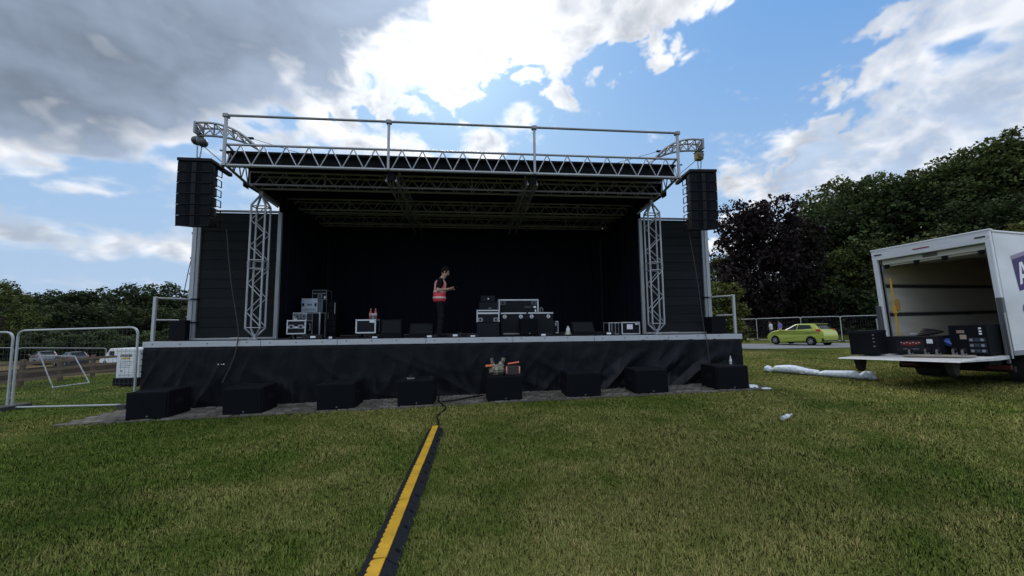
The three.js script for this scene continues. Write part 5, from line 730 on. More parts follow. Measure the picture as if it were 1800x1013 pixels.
// ---------------------------------------------------------------- cars
function car(label, p, turn, paint, o = {}) {
  const t = thing(o.name ?? 'parked_car', label, 'car', p, turn, o.group), L = 3.95, W = 1.70, glass = matt(0.02, 0.025, 0.03, 0.15, 0.5), dark = std(0.015, 0.015, 0.016, 0.7), lx = [1.27, -1.22], hw = W / 2;
  // lower body: side outline with wheel arches, extruded across; the flanks are tucked in below and at the ends
  const s = new THREE.Shape(); s.moveTo(-1.90, 0.30); s.lineTo(lx[1] - 0.36, 0.26); s.absarc(lx[1], 0.31, 0.36, Math.PI * 1.04, 0, true); s.lineTo(lx[0] - 0.36, 0.22); s.absarc(lx[0], 0.31, 0.36, Math.PI, 0, true); s.lineTo(1.88, 0.24); s.quadraticCurveTo(1.99, 0.40, 1.93, 0.60); s.quadraticCurveTo(1.78, 0.82, 1.25, 0.92); s.lineTo(0.95, 0.97); s.lineTo(-1.30, 1.02); s.quadraticCurveTo(-1.84, 1.04, -1.90, 0.92); s.quadraticCurveTo(-1.99, 0.66, -1.95, 0.50); s.closePath();
  const shape3 = (g) => { const q = g.attributes.position; for (let i = 0; i < q.count; i++) { const x = q.getX(i), y = q.getY(i), z = q.getZ(i); const nose = 1 - 0.22 * smooth(1.1, 1.98, x) - 0.20 * smooth(-1.2, -1.98, x), tum = 1 - 0.05 * smooth(0.62, 1.08, y) - 0.05 * smooth(0.45, 0.2, y); q.setZ(i, z * nose * tum); } g.computeVertexNormals(); return g; };
  mesh('body', shape3(new THREE.ExtrudeGeometry(s, { depth: W - 0.12, curveSegments: 14, steps: 10, bevelEnabled: true, bevelSize: 0.05, bevelThickness: 0.06, bevelSegments: 3 }).translate(0, 0, -(W - 0.12) / 2)), paint, t);
  // greenhouse: rings from belt to roof
  const ring = (y) => { const u = clamp((y - 0.96) / 0.50, 0, 1); return { xf: lerp(0.98, -0.02, Math.pow(u, 0.85)) - 0.06 * smooth(0.8, 1, u), xb: lerp(-1.86, -1.40, Math.pow(u, 1.35)) + 0.05 * smooth(0.8, 1, u), w: lerp(hw - 0.045, 0.55, Math.pow(u, 1.2)) }; };
  const pos = [], idx = [], ny = 10, na = 40, yy = (k) => 0.95 + 0.50 * (k / ny) - (k === ny ? 0.004 : 0);
  for (let k = 0; k <= ny; k++) { const y = yy(k), r = ring(Math.min(y, 1.452)), cx = (r.xf + r.xb) / 2, a = (r.xf - r.xb) / 2; for (let i = 0; i < na; i++) { const th = (i / na) * 2 * Math.PI, c = Math.cos(th), q = Math.sin(th), e = 0.36; pos.push(cx + a * Math.sign(c) * Math.pow(Math.abs(c), e), y + (k === ny ? 0 : 0), r.w * Math.sign(q) * Math.pow(Math.abs(q), e)); } }
  for (let k = 0; k < ny; k++) for (let i = 0; i < na; i++) { const a = k * na + i, b = k * na + ((i + 1) % na); idx.push(a, a + na, b, b, a + na, b + na); }
  const top = pos.length / 3; { const r = ring(1.452); pos.push((r.xf + r.xb) / 2, 1.485, 0); } for (let i = 0; i < na; i++) idx.push(ny * na + i, top, ny * na + ((i + 1) % na));
  const gh = new THREE.BufferGeometry(); gh.setAttribute('position', new THREE.Float32BufferAttribute(pos, 3)); gh.setAttribute('uv', new THREE.Float32BufferAttribute(new Float32Array((pos.length / 3) * 2), 2)); gh.setIndex(idx); gh.computeVertexNormals(); mesh('cabin', gh, paint, t);
  // windows: patches lying just outside the greenhouse
  const side = (q, x, y) => { const r = ring(y), a = (r.xf - r.xb) / 2, cx = (r.xf + r.xb) / 2, c = clamp((x - cx) / a, -0.999, 0.999), e = 0.36; return [x, y, q * (r.w * Math.pow(1 - Math.pow(Math.abs(c), 2 / e), e / 2) + 0.008)]; };
  const patch = (poly, q) => { const n = 10, P = [], I = [], U = []; for (let i = 0; i <= n; i++) for (let j = 0; j <= 5; j++) { const u = i / n, v = j / 5, lo = [lerp(poly[0][0], poly[1][0], u), lerp(poly[0][1], poly[1][1], u)], hi = [lerp(poly[3][0], poly[2][0], u), lerp(poly[3][1], poly[2][1], u)]; P.push(...side(q, lerp(lo[0], hi[0], v), lerp(lo[1], hi[1], v))); U.push(u, v); } for (let i = 0; i < n; i++) for (let j = 0; j < 5; j++) { const a = i * 6 + j; q > 0 ? I.push(a, a + 6, a + 1, a + 1, a + 6, a + 7) : I.push(a, a + 1, a + 6, a + 1, a + 7, a + 6); } const g = new THREE.BufferGeometry(); g.setAttribute('position', new THREE.Float32BufferAttribute(P, 3)); g.setAttribute('uv', new THREE.Float32BufferAttribute(U, 2)); g.setIndex(I); g.computeVertexNormals(); return g; };
  for (const q of [-1, 1]) { mesh('side_window', patch([[-0.28, 1.05], [0.72, 0.99], [0.10, 1.36], [-0.28, 1.39]], q), glass, t); mesh('side_window', patch([[-1.30, 1.14], [-0.34, 1.06], [-0.34, 1.39], [-1.12, 1.37]], q), glass, t); }
  const across = (end, y0, y1, wf) => { const P = [], U = [], I = [], n = 8, m = 5; for (let i = 0; i <= n; i++) for (let j = 0; j <= m; j++) { const y = lerp(y0, y1, j / m), r = ring(y), z = lerp(-1, 1, i / n) * r.w * wf, a = (r.xf - r.xb) / 2, cx = (r.xf + r.xb) / 2, e = 0.36, x = cx + end * (a * Math.pow(Math.max(0, 1 - Math.pow(Math.abs(z) / r.w, 2 / e)), e / 2) + 0.012); P.push(x, y, z); U.push(i / n, j / m); } for (let i = 0; i < n; i++) for (let j = 0; j < m; j++) { const a = i * (m + 1) + j; I.push(a, a + m + 1, a + 1, a + 1, a + m + 1, a + m + 2); } const g = new THREE.BufferGeometry(); g.setAttribute('position', new THREE.Float32BufferAttribute(P, 3)); g.setAttribute('uv', new THREE.Float32BufferAttribute(U, 2)); g.setIndex(I); g.computeVertexNormals(); return g; };
  mesh('windscreen', across(1, 1.0, 1.39, 0.86), glass, t); mesh('rear_window', across(-1, 1.10, 1.40, 0.84), glass, t);
  const D = new THREE.MeshStandardMaterial({ color: lin(0.5, 0.04, 0.03), roughness: 0.25 });
  for (const q of [-1, 1]) {
    mesh('tail_lamp', rbx(0.34, 0.17, 0.10, 0.04, -1.60, 1.02, q * 0.70).rotateY(0), D, t, [-0.04, 0, 0], [0, 0, 0]); mesh('headlamp', rbx(0.36, 0.12, 0.14, 0.04, 1.60, 0.72, q * 0.60), std(0.55, 0.57, 0.6, 0.2), t);
    mesh('mirror', rbx(0.11, 0.12, 0.18, 0.04, 0.74, 1.06, q * 0.93), paint, t); mesh('door_handle', merge([rbx(0.18, 0.03, 0.03, 0.01, 0.0, 0.88, q * 0.838), rbx(0.18, 0.03, 0.03, 0.01, -0.85, 0.93, q * 0.832)]), paint, t); mesh('sill', bx(1.9, 0.08, 0.04, 0.03, 0.24, q * 0.78), dark, t); mesh('shoulder_crease', tube([[1.0, 0.72, q * 0.812], [0.1, 0.80, q * 0.852], [-0.9, 0.90, q * 0.838], [-1.5, 0.98, q * 0.80]], 0.010, 20), paint, t);
    for (const x of lx) { const w = sub('wheel', t, [x, 0.305, q * 0.75]); mesh('tyre', new THREE.LatheGeometry([[0.19, -0.09], [0.28, -0.095], [0.305, -0.07], [0.305, 0.07], [0.28, 0.095], [0.19, 0.09]].map(([a, b]) => new THREE.Vector2(a, b)), 28).rotateX(Math.PI / 2), M.rubber, w); mesh('hub', new THREE.CylinderGeometry(0.20, 0.20, 0.12, 24).rotateX(Math.PI / 2), dark, w); mesh('rim', merge([...Array(7).keys()].map((i) => bx(0.045, 0.17, 0.02, 0, 0.105, q * 0.066).rotateZ((i / 7) * 6.2832)).concat([new THREE.TorusGeometry(0.19, 0.014, 6, 24).translate(0, 0, q * 0.066), new THREE.CylinderGeometry(0.045, 0.045, 0.03, 12).rotateX(Math.PI / 2).translate(0, 0, q * 0.066)])), M.steel, w); }
  }
  mesh('rear_bumper', rbx(0.14, 0.24, 1.44, 0.05, -1.90, 0.40, 0), dark, t); mesh('number_plate', rbx(0.012, 0.11, 0.5, 0.004, -1.975, 0.72, 0), std(0.30, 0.28, 0.10, 0.5), t); mesh('underbody', bx(3.4, 0.14, 1.3, 0, 0.26, 0), dark, t); mesh('roof_spoiler', rbx(0.22, 0.03, 1.0, 0.012, -1.44, 1.44, 0), paint, t);
  return t;
}
const lime = new THREE.MeshPhysicalMaterial({ color: lin(0.37, 0.43, 0.05), roughness: 0.35, metalness: 0.15, clearcoat: 0.8, clearcoatRoughness: 0.12 });
car('lime green hatchback parked on the grey road between the stage and the truck', [22.9, ground(22.9, -16.6) + 0.035, -16.6], 1.80, lime);
const navy = new THREE.MeshPhysicalMaterial({ color: lin(0.05, 0.06, 0.075), roughness: 0.3, metalness: 0.3, clearcoat: 0.7 });
car('dark grey car parked far left, in the car park beyond the timber fence', [-41.5, ground(-41.5, -37) - 0.02, -37], 2.6, navy);
car('dark car parked behind the other one far left, under the trees', [-47, ground(-47, -40), -40], 2.5, new THREE.MeshPhysicalMaterial({ color: lin(0.16, 0.17, 0.18), roughness: 0.3, clearcoat: 0.7 }));
{ // white van
  const x = -33.6, z = -33.5, t = thing('white_van', 'white van parked beyond the timber fence, partly hidden by the white generator', 'van', [x, ground(x, z), z], 2.72);
  const s = new THREE.Shape(); s.moveTo(-2.3, 0.3); s.lineTo(2.2, 0.3); s.quadraticCurveTo(2.35, 0.6, 2.2, 0.85); s.lineTo(1.45, 1.05); s.lineTo(0.75, 1.75); s.lineTo(-2.25, 1.80); s.closePath();
  mesh('body', new THREE.ExtrudeGeometry(s, { depth: 1.6, bevelEnabled: true, bevelSize: 0.06, bevelThickness: 0.07, bevelSegments: 2 }).translate(0, 0, -0.8), M.white, t);
  mesh('windscreen', (() => { const g = new THREE.PlaneGeometry(1.4, 0.82); g.rotateX(-0.79).rotateY(Math.PI / 2).translate(1.17, 1.44, 0); return g; })(), new THREE.MeshStandardMaterial({ color: lin(0.025, 0.03, 0.035), roughness: 0.12, side: THREE.DoubleSide }), t);
  for (const q of [-1, 1]) { mesh('side_window', bx(0.75, 0.42, 0.01, 0.42, 1.35, q * 0.875), M.blackGloss, t); mesh('headlamp', rbx(0.2, 0.2, 0.3, 0.05, 2.2, 0.78, q * 0.66), std(0.5, 0.52, 0.55, 0.2), t); for (const wx2 of [-1.4, 1.4]) { const w = mesh('tyre', new THREE.CylinderGeometry(0.32, 0.32, 0.2, 22).rotateX(Math.PI / 2).translate(wx2, 0.32, q * 0.78), M.rubber, t); mesh('hub', new THREE.CylinderGeometry(0.19, 0.19, 0.22, 16).rotateX(Math.PI / 2).translate(wx2, 0.32, q * 0.78), M.aluDull, w); } }
  mesh('grille', rbx(0.05, 0.14, 1.0, 0.02, 2.3, 0.62, 0), M.black, t); mesh('bumper', rbx(0.14, 0.18, 1.6, 0.04, 2.28, 0.4, 0), std(0.06, 0.06, 0.065, 0.6), t);
}
// white generator set
{
  const x = -11.15, z = -5.0, t = thing('generator', 'white generator cabinet on a black base behind the left end of the stage', 'generator', [x, ground(x, z) + 0.1, z], 0.05), y0 = 0.18;
  mesh('cabinet', rbx(0.66, 0.92, 1.5, 0.02, 0, y0 + 0.46, -0.75), std(0.62, 0.63, 0.64, 0.5, 0, { map: dirtTex }), t); mesh('base', rbx(0.74, 0.24, 1.6, 0.015, 0, 0.07, -0.75), M.black, t); mesh('roof_panel', rbx(0.64, 0.04, 1.46, 0.015, 0, y0 + 0.935, -0.75), M.white, t);
  for (const [dx, y] of [[0.25, 0.62], [0.24, 0.22]]) mesh('hinge', rbx(0.05, 0.06, 0.012, 0.01, dx, y0 + y + 0.08, 0.003), M.black, t);
  const cv = document.createElement('canvas'); cv.width = 256; cv.height = 256; const k = cv.getContext('2d'), r = mulberry(3); k.fillStyle = '#d4d6d8'; k.fillRect(0, 0, 256, 256); k.fillStyle = '#2a2826'; for (let i = 0; i < 9; i++) k.fillRect(40 + i * 20, 26 + r() * 3, 15, 26); k.fillStyle = '#b99a2d'; k.fillRect(60, 60, 130, 18); k.fillStyle = '#77787a'; for (let j = 0; j < 4; j++) for (let i = 0; i < 14; i++) if (r() > 0.25) k.fillRect(34 + i * 13, 96 + j * 20, 9, 8); k.fillStyle = '#33363a'; k.fillRect(60, 190, 26, 14); for (let i = 0; i < 12; i++) k.fillRect(30 + i * 17, 236, 9, 9);
  const tx = new THREE.CanvasTexture(cv); tx.colorSpace = THREE.SRGBColorSpace; mesh('notice', new THREE.PlaneGeometry(0.5, 0.80).translate(-0.06, y0 + 0.45, 0.004), new THREE.MeshStandardMaterial({ map: tx, roughness: 0.55 }), t);
}

// ---------------------------------------------------------------- fences
const wireMeshes = {};
function meshPanel(label, A, B, h, o = {}) {   // steel mesh panel standing between two points
  const ya = o.ya ?? ground(...A), yb = o.yb ?? ground(...B), L = Math.hypot(B[0] - A[0], B[1] - A[1]), t = thing('mesh_fence_panel', label, 'fence panel', [A[0], ya, A[1]], Math.atan2(-(B[1] - A[1]), B[0] - A[0]), o.group), r = o.r ?? 0.021, R = 0.16, y0 = 0.08, tilt = (yb - ya) / L;
  t.rotation.z = Math.atan(tilt); t.rotation.order = 'YXZ';
  const pts = [[0, y0 - 0.1, 0], [0, h - R, 0]]; for (let i = 1; i < 7; i++) { const a = (i / 7) * Math.PI / 2; pts.push([R - R * Math.cos(a), h - R + R * Math.sin(a), 0]); } pts.push([R, h, 0], [L - R, h, 0]); for (let i = 1; i < 7; i++) { const a = (i / 7) * Math.PI / 2; pts.push([L - R + R * Math.sin(a), h - R + R * Math.cos(a), 0]); } pts.push([L, h - R, 0], [L, y0 - 0.1, 0]);
  const path = new THREE.CurvePath(); for (let i = 1; i < pts.length; i++) path.add(new THREE.LineCurve3(V(...pts[i - 1]), V(...pts[i])));
  mesh('frame', new THREE.TubeGeometry(path, 120, r, 8), o.mat ?? M.galv, t); bar('bottom_rail', t, [0, y0, 0], [L, y0, 0], r * 0.9, o.mat ?? M.galv);
  if (o.mid) bar('middle_rail', t, [0, h * 0.75, 0], [L, h * 0.75, 0], r * 0.4, M.wire);
  const w = []; const dv = o.dv ?? 0.10, dh = o.dh ?? 0.24, wr = o.wr ?? 0.003; for (let x = dv; x < L - 0.02; x += dv) w.push(bx(wr, h - y0 - 0.02, wr, x, (h + y0) / 2, 0)); for (let y = y0 + dh; y < h - 0.02; y += dh) w.push(bx(L, wr, wr, L / 2, y, 0.003));
  mesh('wire_mesh', merge(w), M.wire, t).userData.kind = 'stuff';
  if (o.net) mesh('dark_netting', bx(L - 0.06, h - y0 - 0.06, 0.006, L / 2, (h + y0) / 2, -0.03), std(0.012, 0.016, 0.015, 0.95), t);
  if (o.feet !== false) for (const x of [0, L]) mesh('foot_block', rbx(0.22, 0.14, 0.62, 0.02, x, 0.06, 0), std(0.04, 0.04, 0.04, 0.9), t);
}
meshPanel('steel mesh fence panel standing left of the stage, complete in the photo', [-10.50, -1.12], [-7.66, -0.76], 1.83, { r: 0.024, ya: -0.33, yb: -0.28 });
meshPanel('steel mesh fence panel cut by the left edge of the photo', [-14.0, -1.25], [-10.62, -1.14], 1.80, { r: 0.024, ya: -0.38, yb: -0.33 });
for (const [i, a, b, l] of [[0, [-35, -14.5], [-31.6, -16.3], 'far mesh fence panel behind the timber fence, leftmost of three'], [1, [-31.5, -16.4], [-28.1, -18.3], 'far mesh fence panel behind the timber fence, middle of three'], [2, [-28.0, -18.4], [-24.8, -20.6], 'far mesh fence panel behind the timber fence, nearest the stage of three']]) meshPanel(l, a, b, 1.7, { dv: 0.3, dh: 0.5, feet: true, r: 0.022 });
{ const P = [[31.6, -17.4], [28.9, -19.4], [27.0, -21.1], [26.5, -25.6], [26.4, -29.3], [26.2, -32.8]], labels = ['mesh fence panel behind the lime car, rightmost beside the truck', 'mesh fence panel directly behind the rear of the lime car', 'dark netted fence panel behind the front of the lime car', 'dark netted fence panel in front of the two walkers', 'dark netted fence panel nearest the right end of the stage'];
  for (let i = 0; i < 5; i++) meshPanel(labels[i], P[i + 1], P[i], 2.0, { dv: 0.15, dh: 0.3, net: i === 4, r: 0.028, wr: 0.004 }); meshPanel('mesh fence panel partly hidden by the truck rear post', [31.7, -17.3], [34.6, -15.4], 2.0, { dv: 0.15, dh: 0.3, r: 0.028, wr: 0.004 }); }
{ // post and rail fence on the left
  const t = thing('timber_fence', 'weathered timber post and rail fence on the left behind the mesh panels', 'fence'), wood = std(0.20, 0.145, 0.095, 0.9, 0, { map: dirtTex }), wood2 = std(0.12, 0.085, 0.06, 0.9, 0, { map: dirtTex }), P = [];
  for (let k = 0; k < 13; k++) P.push([-15.2 - 0.075 * k * 1.0 - 0.02 * (k % 3), 2.2 - k * 1.45]);
  P.forEach(([x, z], k) => { const y = ground(x, z); mesh('fence_post', rbx(0.13, 1.02, 0.11, 0.015, 0, 0.42, 0), wood2, t, [x - 0.07, y, z], [0, 0.1, 0.03 * ((k % 3) - 1)]); });
  for (let k = 0; k < P.length - 1; k++) for (const h of [0.22, 0.50, 0.80]) { const [xa, za] = P[k], [xb, zb] = P[k + 1], a = V(xa, ground(xa, za) + h, za), b = V(xb, ground(xb, zb) + h + 0.02 * ((k % 2) - 0.5), zb), m = mesh('fence_rail', UNIT_BOX, wood, t); m.position.copy(a).add(b).multiplyScalar(0.5); m.lookAt(b); m.scale.set(0.04, 0.095, a.distanceTo(b) + 0.02); }
}
{ // dark board fence and soil bank behind it
  const t = thing('board_fence', 'low brown board edging behind the timber fence', 'fence'), r = mulberry(77);
  for (let k = 0; k < 34; k++) { const z = 2.5 - k * 0.62, x = -17.2 - k * 0.04, y = ground(x, z); mesh('board', UNIT_BOX, [std(0.085, 0.058, 0.042, 0.95), std(0.07, 0.05, 0.036, 0.95)][k % 2], t, [x, y + 0.16, z], [0, 0, (r() - 0.5) * 0.05]).scale.set(0.03, 0.62 + 0.06 * r(), 0.60); }
}
{ const t = thing('metal_frame', 'slanted white tube frame leaning before the timber fence', 'frame'), C = [[-14.04, 0.69, -5.3], [-13.62, -0.36, -5.35], [-12.92, -0.28, -5.78], [-13.41, 0.61, -5.75]]; for (let i = 0; i < 4; i++) bar(['left_bar', 'bottom_bar', 'right_bar', 'top_bar'][i], t, C[i], C[(i + 1) % 4], 0.017, M.galv); for (const c of C) mesh('joint', UNIT_BALL, M.galv, t, c).scale.setScalar(0.026); }
// two walkers behind the right-hand fence
{
  const J = (k) => ({ pelvis: [0, 0.98, 0], waist: [0, 1.10, 0], chest: [0.01, 1.34, 0], head: [0.05, 1.66, 0], nod: 0.1, waistline: 1.0, arms: [[[0, 1.45, 0.19], [-0.05, 1.17, 0.22], [0.06 + k, 0.95, 0.2]], [[0, 1.45, -0.19], [0.02, 1.17, -0.22], [0.12 - k, 0.96, -0.2]]], legs: [[[0, 0.92, 0.09], [0.08, 0.5, 0.09], [0.02, 0.085, 0.1]], [[0, 0.92, -0.09], [-0.02, 0.5, -0.09], [-0.18, 0.11, -0.1]]] });
  person('walker in a white shirt behind the netted fence on the right', J(0.05), { trousers: std(0.05, 0.05, 0.06, 0.9), shirt: std(0.7, 0.7, 0.72, 0.8) }, [27.1, ground(27.1, -24.6) , -24.6], 2.2, false);
  person('walker in a violet and white top behind the netted fence on the right', J(0.0), { trousers: std(0.03, 0.03, 0.05, 0.9), shirt: std(0.16, 0.13, 0.42, 0.8) }, [28.0, ground(28, -24.6), -24.6], 2.0, false);
}

// ---------------------------------------------------------------- trees
const leafMat = (r, g, b) => new THREE.MeshPhysicalMaterial({ color: lin(r, g, b), roughness: 0.9, vertexColors: true, transmission: 0.3, thickness: 0, side: THREE.DoubleSide, specularIntensity: 0.12 });
const bark = std(0.06, 0.048, 0.038, 0.95);
function makeTree(seed, h, w, leaf, o = {}) {    // crown as leaf sprays on the lobes of a branching tree
  const r = mulberry(seed), t = new THREE.Group(), lobes = [], cb = (o.crownFrom ?? 0.18) * h, wood = [];
  const n = o.lobes ?? 26, trunkR = 0.018 * h + 0.05;
  wood.push(new THREE.CylinderGeometry(trunkR * 0.55, trunkR * 1.25, h * 0.6, 9).translate(0, h * 0.3, 0));
  for (let i = 0; i < n; i++) { const u = (i + 0.5) / n, y = lerp(cb, h * 0.93, Math.pow(u, 0.85)), prof = (o.profile ?? ((v) => Math.sqrt(Math.max(0.02, 1 - Math.pow(Math.abs(v - 0.42) / 0.60, 2.2)))))((y - cb) / (h - cb)), a = i * 2.39996 + r() * 0.8, rad = w * 0.5 * prof * (0.35 + 0.55 * r()) , R = w * (0.10 + 0.10 * r()) * (0.75 + 0.4 * prof); lobes.push([Math.cos(a) * rad, y, Math.sin(a) * rad, R]); if (i % 2) wood.push(tube([[0, Math.max(h * 0.12, y - 0.28 * h), 0], [Math.cos(a) * rad * 0.4, y - 0.10 * h, Math.sin(a) * rad * 0.4], [Math.cos(a) * rad, y, Math.sin(a) * rad]], trunkR * 0.22, 6, 5)); }
  lobes.push([0, h * 0.94, 0, w * 0.11]);
  mesh('trunk', merge(wood), bark, t);
  // leaves: small four-cornered blades in sprays, one mesh with a tone of its own for every spray
  const per = o.per ?? 36, n1 = o.blades ?? 10, size = o.size ?? 0.036 * w, P = [], N = [], U = [], C = [], I = [];
  for (const [x, y, z, R] of lobes) for (let k = 0, m = per * clamp(R / (w * 0.15), 0.5, 1.8); k < m; k++) {
    const d = V(r() * 2 - 1, r() * 2 - 0.85, r() * 2 - 1); if (d.lengthSq() > 1 || d.lengthSq() < 0.02) { k--; continue; }
    const out = d.clone().normalize(), c0 = out.clone().multiplyScalar(R * (0.55 + 0.5 * Math.sqrt(r())) * (1 + 0.3 * (r() - 0.5))); c0.y *= 0.8; c0.add(V(x, y, z));
    const tone = 0.62 + 0.62 * r(), yel = r() * (o.yellow ?? 0.25), sp = size * (0.8 + 0.5 * r());
    for (let i = 0; i < n1; i++) {
      const c = c0.clone().add(V(r() - 0.5, (r() - 0.5) * 0.75, r() - 0.5).multiplyScalar(sp * 1.9)), dd = V(r() - 0.5, (r() - 0.5) * 0.7, r() - 0.5).normalize(), s = V(r() - 0.5, r() * 0.8, r() - 0.5).cross(dd).normalize(), l = sp * (0.55 + 0.5 * r()), wd = l * 0.36, b = P.length / 3, nn = V().crossVectors(s, dd).normalize(); if (nn.y < 0) nn.negate(); nn.multiplyScalar(0.4).addScaledVector(out, 0.8).normalize();
      for (const [u, v] of [[-0.5, 0], [0, -1], [0.5, 0], [0, 1]]) { P.push(c.x + dd.x * u * l + s.x * v * wd, c.y + dd.y * u * l + s.y * v * wd - Math.abs(u) * l * 0.12, c.z + dd.z * u * l + s.z * v * wd); N.push(nn.x, nn.y, nn.z); U.push(u, v); C.push(tone * (1 + yel), tone * (1 + yel * 0.4), tone); }
      I.push(b, b + 1, b + 2, b, b + 2, b + 3);
    }
  }
  const g = new THREE.BufferGeometry(); g.setAttribute('position', new THREE.Float32BufferAttribute(P, 3)); g.setAttribute('normal', new THREE.Float32BufferAttribute(N, 3)); g.setAttribute('uv', new THREE.Float32BufferAttribute(U, 2)); g.setAttribute('color', new THREE.Float32BufferAttribute(C, 3)); g.setIndex(I);
  mesh('crown', g, leaf, t);
  return t;
}
const green = leafMat(0.084, 0.122, 0.044), green2 = leafMat(0.098, 0.134, 0.044), deep = leafMat(0.058, 0.090, 0.036), dim = leafMat(0.050, 0.074, 0.032), dim2 = leafMat(0.040, 0.062, 0.028), copper = leafMat(0.033, 0.023, 0.024), pale = leafMat(0.13, 0.155, 0.045);
const protos = { a: makeTree(101, 17, 12, green), b: makeTree(102, 19, 13, green2, { lobes: 30 }), c: makeTree(103, 15, 13, deep), d: makeTree(104, 13, 11, green2, { lobes: 22 }), copper: makeTree(105, 15, 14, copper, { lobes: 34, yellow: 0.1, crownFrom: 0.06, per: 62 }), small: makeTree(106, 4.2, 3.4, pale, { crownFrom: 0.05, size: 0.17, lobes: 22, per: 40 }), shrub: makeTree(107, 4, 6, deep, { crownFrom: 0.0, size: 0.30, lobes: 16 }), far1: makeTree(109, 17, 13, dim, { per: 16, blades: 8, size: 0.8 }), far2: makeTree(110, 15, 13, dim2, { per: 16, blades: 8, size: 0.8 }), far3: makeTree(111, 16, 12, dim, { per: 16, blades: 8, size: 0.8 }), yellow: makeTree(108, 8, 7, pale, { lobes: 18, crownFrom: 0.1 }) };
const firstUse = {};
function plant(kind, x, z, s, turn, label, group, sink = 0, name = 'tree', cat = 'tree') {
  const P = protos[kind], t = firstUse[kind] ? P.clone() : P; firstUse[kind] = 1; t.name = numbered(name); t.userData = {}; tag(t, label, cat, group); t.position.set(x, ground(x, z) - sink, z); t.rotation.y = turn; t.scale.setScalar(s); scene.add(t); return t;
}
const fromCam = (px, D, right = [0.995, 0.1], fwd = [0.1, -0.995]) => { const X = ((px - 900) / 700) * D; return [right[0] * X + fwd[0] * D, right[1] * X + fwd[1] * D + 9.318]; };
{ // wooded bank on the right: [picture column of its middle, distance, kind, size, turn]
  plant('copper', ...fromCam(1345, 46), 0.97, 0.4, 'very dark copper leaved tree right of the stage', undefined, 0).scale.set(0.80, 1.03, 0.80);
  plant('small', ...fromCam(1268, 25), 1.0, 1.1, 'small pale green tree showing just right of the stage, behind the handrail', undefined, 0, 'small_tree');
  plant('yellow', ...fromCam(1665, 30), 1.02, 0.2, 'yellowish green tree showing just above the truck roof', undefined, 0.4);
  plant('yellow', ...fromCam(1815, 32), 1.2, 2.2, 'yellowish green tree at the right edge of the photo above the truck', undefined, 0.4);
  const G = 'green trees of the wooded bank on the right', l1 = 'broad green tree of the dense wooded bank rising to the right behind the truck';
  const r = mulberry(55), ORD = ['first', 'second', 'third', 'fourth', 'fifth', 'sixth', 'seventh', 'eighth', 'ninth', 'tenth', 'eleventh', 'twelfth']; let nth = -1;
  for (const [px, D, k, s] of [[1262, 58, 'd', 0.80], [1290, 66, 'a', 0.62], [1410, 52, 'a', 0.90], [1455, 50, 'c', 1.0], [1490, 54, 'b', 1.0], [1530, 49, 'a', 1.02], [1575, 50, 'b', 0.98], [1620, 47, 'c', 1.12], [1655, 49, 'a', 1.10], [1700, 45, 'b', 0.96], [1745, 45, 'a', 1.16], [1790, 43, 'b', 1.08], [1840, 43, 'a', 1.2], [1890, 42, 'b', 1.0], [1950, 43, 'c', 1.2], [2040, 43, 'a', 1.1], [1390, 47, 'shrub', 1.5], [1440, 46, 'shrub', 1.6], [1500, 45, 'd', 0.7], [1560, 43, 'd', 0.75], [1610, 41, 'c', 0.62], [1720, 39, 'd', 0.8], [1780, 38, 'c', 0.8], [1850, 37, 'd', 0.9]]) plant(k, ...fromCam(px, D), s * (0.92 + 0.15 * r()), r() * 6.28, ++nth < 12 ? 'green tree of the right-hand wooded bank, ' + ORD[nth] + ' from the left along its skyline' : l1, G, 0.3);
  for (let k = 0; k < 9; k++) plant(['far1', 'far2', 'far3'][k % 3], ...fromCam(860 + k * 44, 78 - k * 2), 0.80, r() * 6.28, 'green tree of the row standing behind the stage', 'trees of the row behind the stage', 0.5);
  const l2 = 'low dark bush at the foot of the wooded bank behind the right-hand fence', G2 = 'bushes at the foot of the right-hand bank';
  for (const [px, D, s] of [[1255, 50, 0.9], [1300, 50, 1.1], [1350, 49, 0.9], [1480, 44, 1.2], [1530, 42, 1.2], [1590, 40, 1.2], [1650, 39, 1.2], [1710, 38, 1.1], [1780, 37, 1.1]]) plant('shrub', ...fromCam(px, D), s, r() * 6.28, l2, G2, 0.4, 'bush', 'bush');
}
{ // left: a near tree at the picture edge, a hedge beyond the car park, and a long tree line
  const r = mulberry(66), l = 'dark green tree of the long distant tree line left of the stage', G = 'trees of the distant tree line on the left';
  plant('d', ...fromCam(5, 52), 0.80, 0.3, 'nearer green tree at the left edge of the photo', undefined, 0.5);
  plant('b', ...fromCam(-70, 52), 0.6, 2.3, 'second nearer tree beyond the left edge of the photo', undefined, 0.5);
  for (let k = 0; k < 24; k++) { const px = -120 + k * 23 + 8 * r(); plant(['far1', 'far2', 'far3'][k % 3], ...fromCam(px, 108 + 16 * r()), 0.90 + 0.16 * r(), r() * 6.28, l, G, 1); }
  const l2 = 'dark leafy tree of the hedge row beyond the parked cars on the left', G2 = 'hedge row trees on the left';
  for (let k = 0; k < 15; k++) { const px = -60 + k * 28 + 8 * r(); plant(['far3', 'far2'][k % 2], ...fromCam(px, 66 + 12 * r()), 0.52 + 0.12 * r(), r() * 6.28, l2, G2, 0.6); }
  const l3 = 'low dark bush in the car park hedge on the left', G3 = 'bushes along the car park on the left';
  for (let k = 0; k < 14; k++) { const px = -30 + k * 26 + 8 * r(); plant('shrub', ...fromCam(px, 50 + 8 * r()), 0.75 + 0.3 * r(), r() * 6.28, l3, G3, 0.5, 'bush', 'bush'); }
}
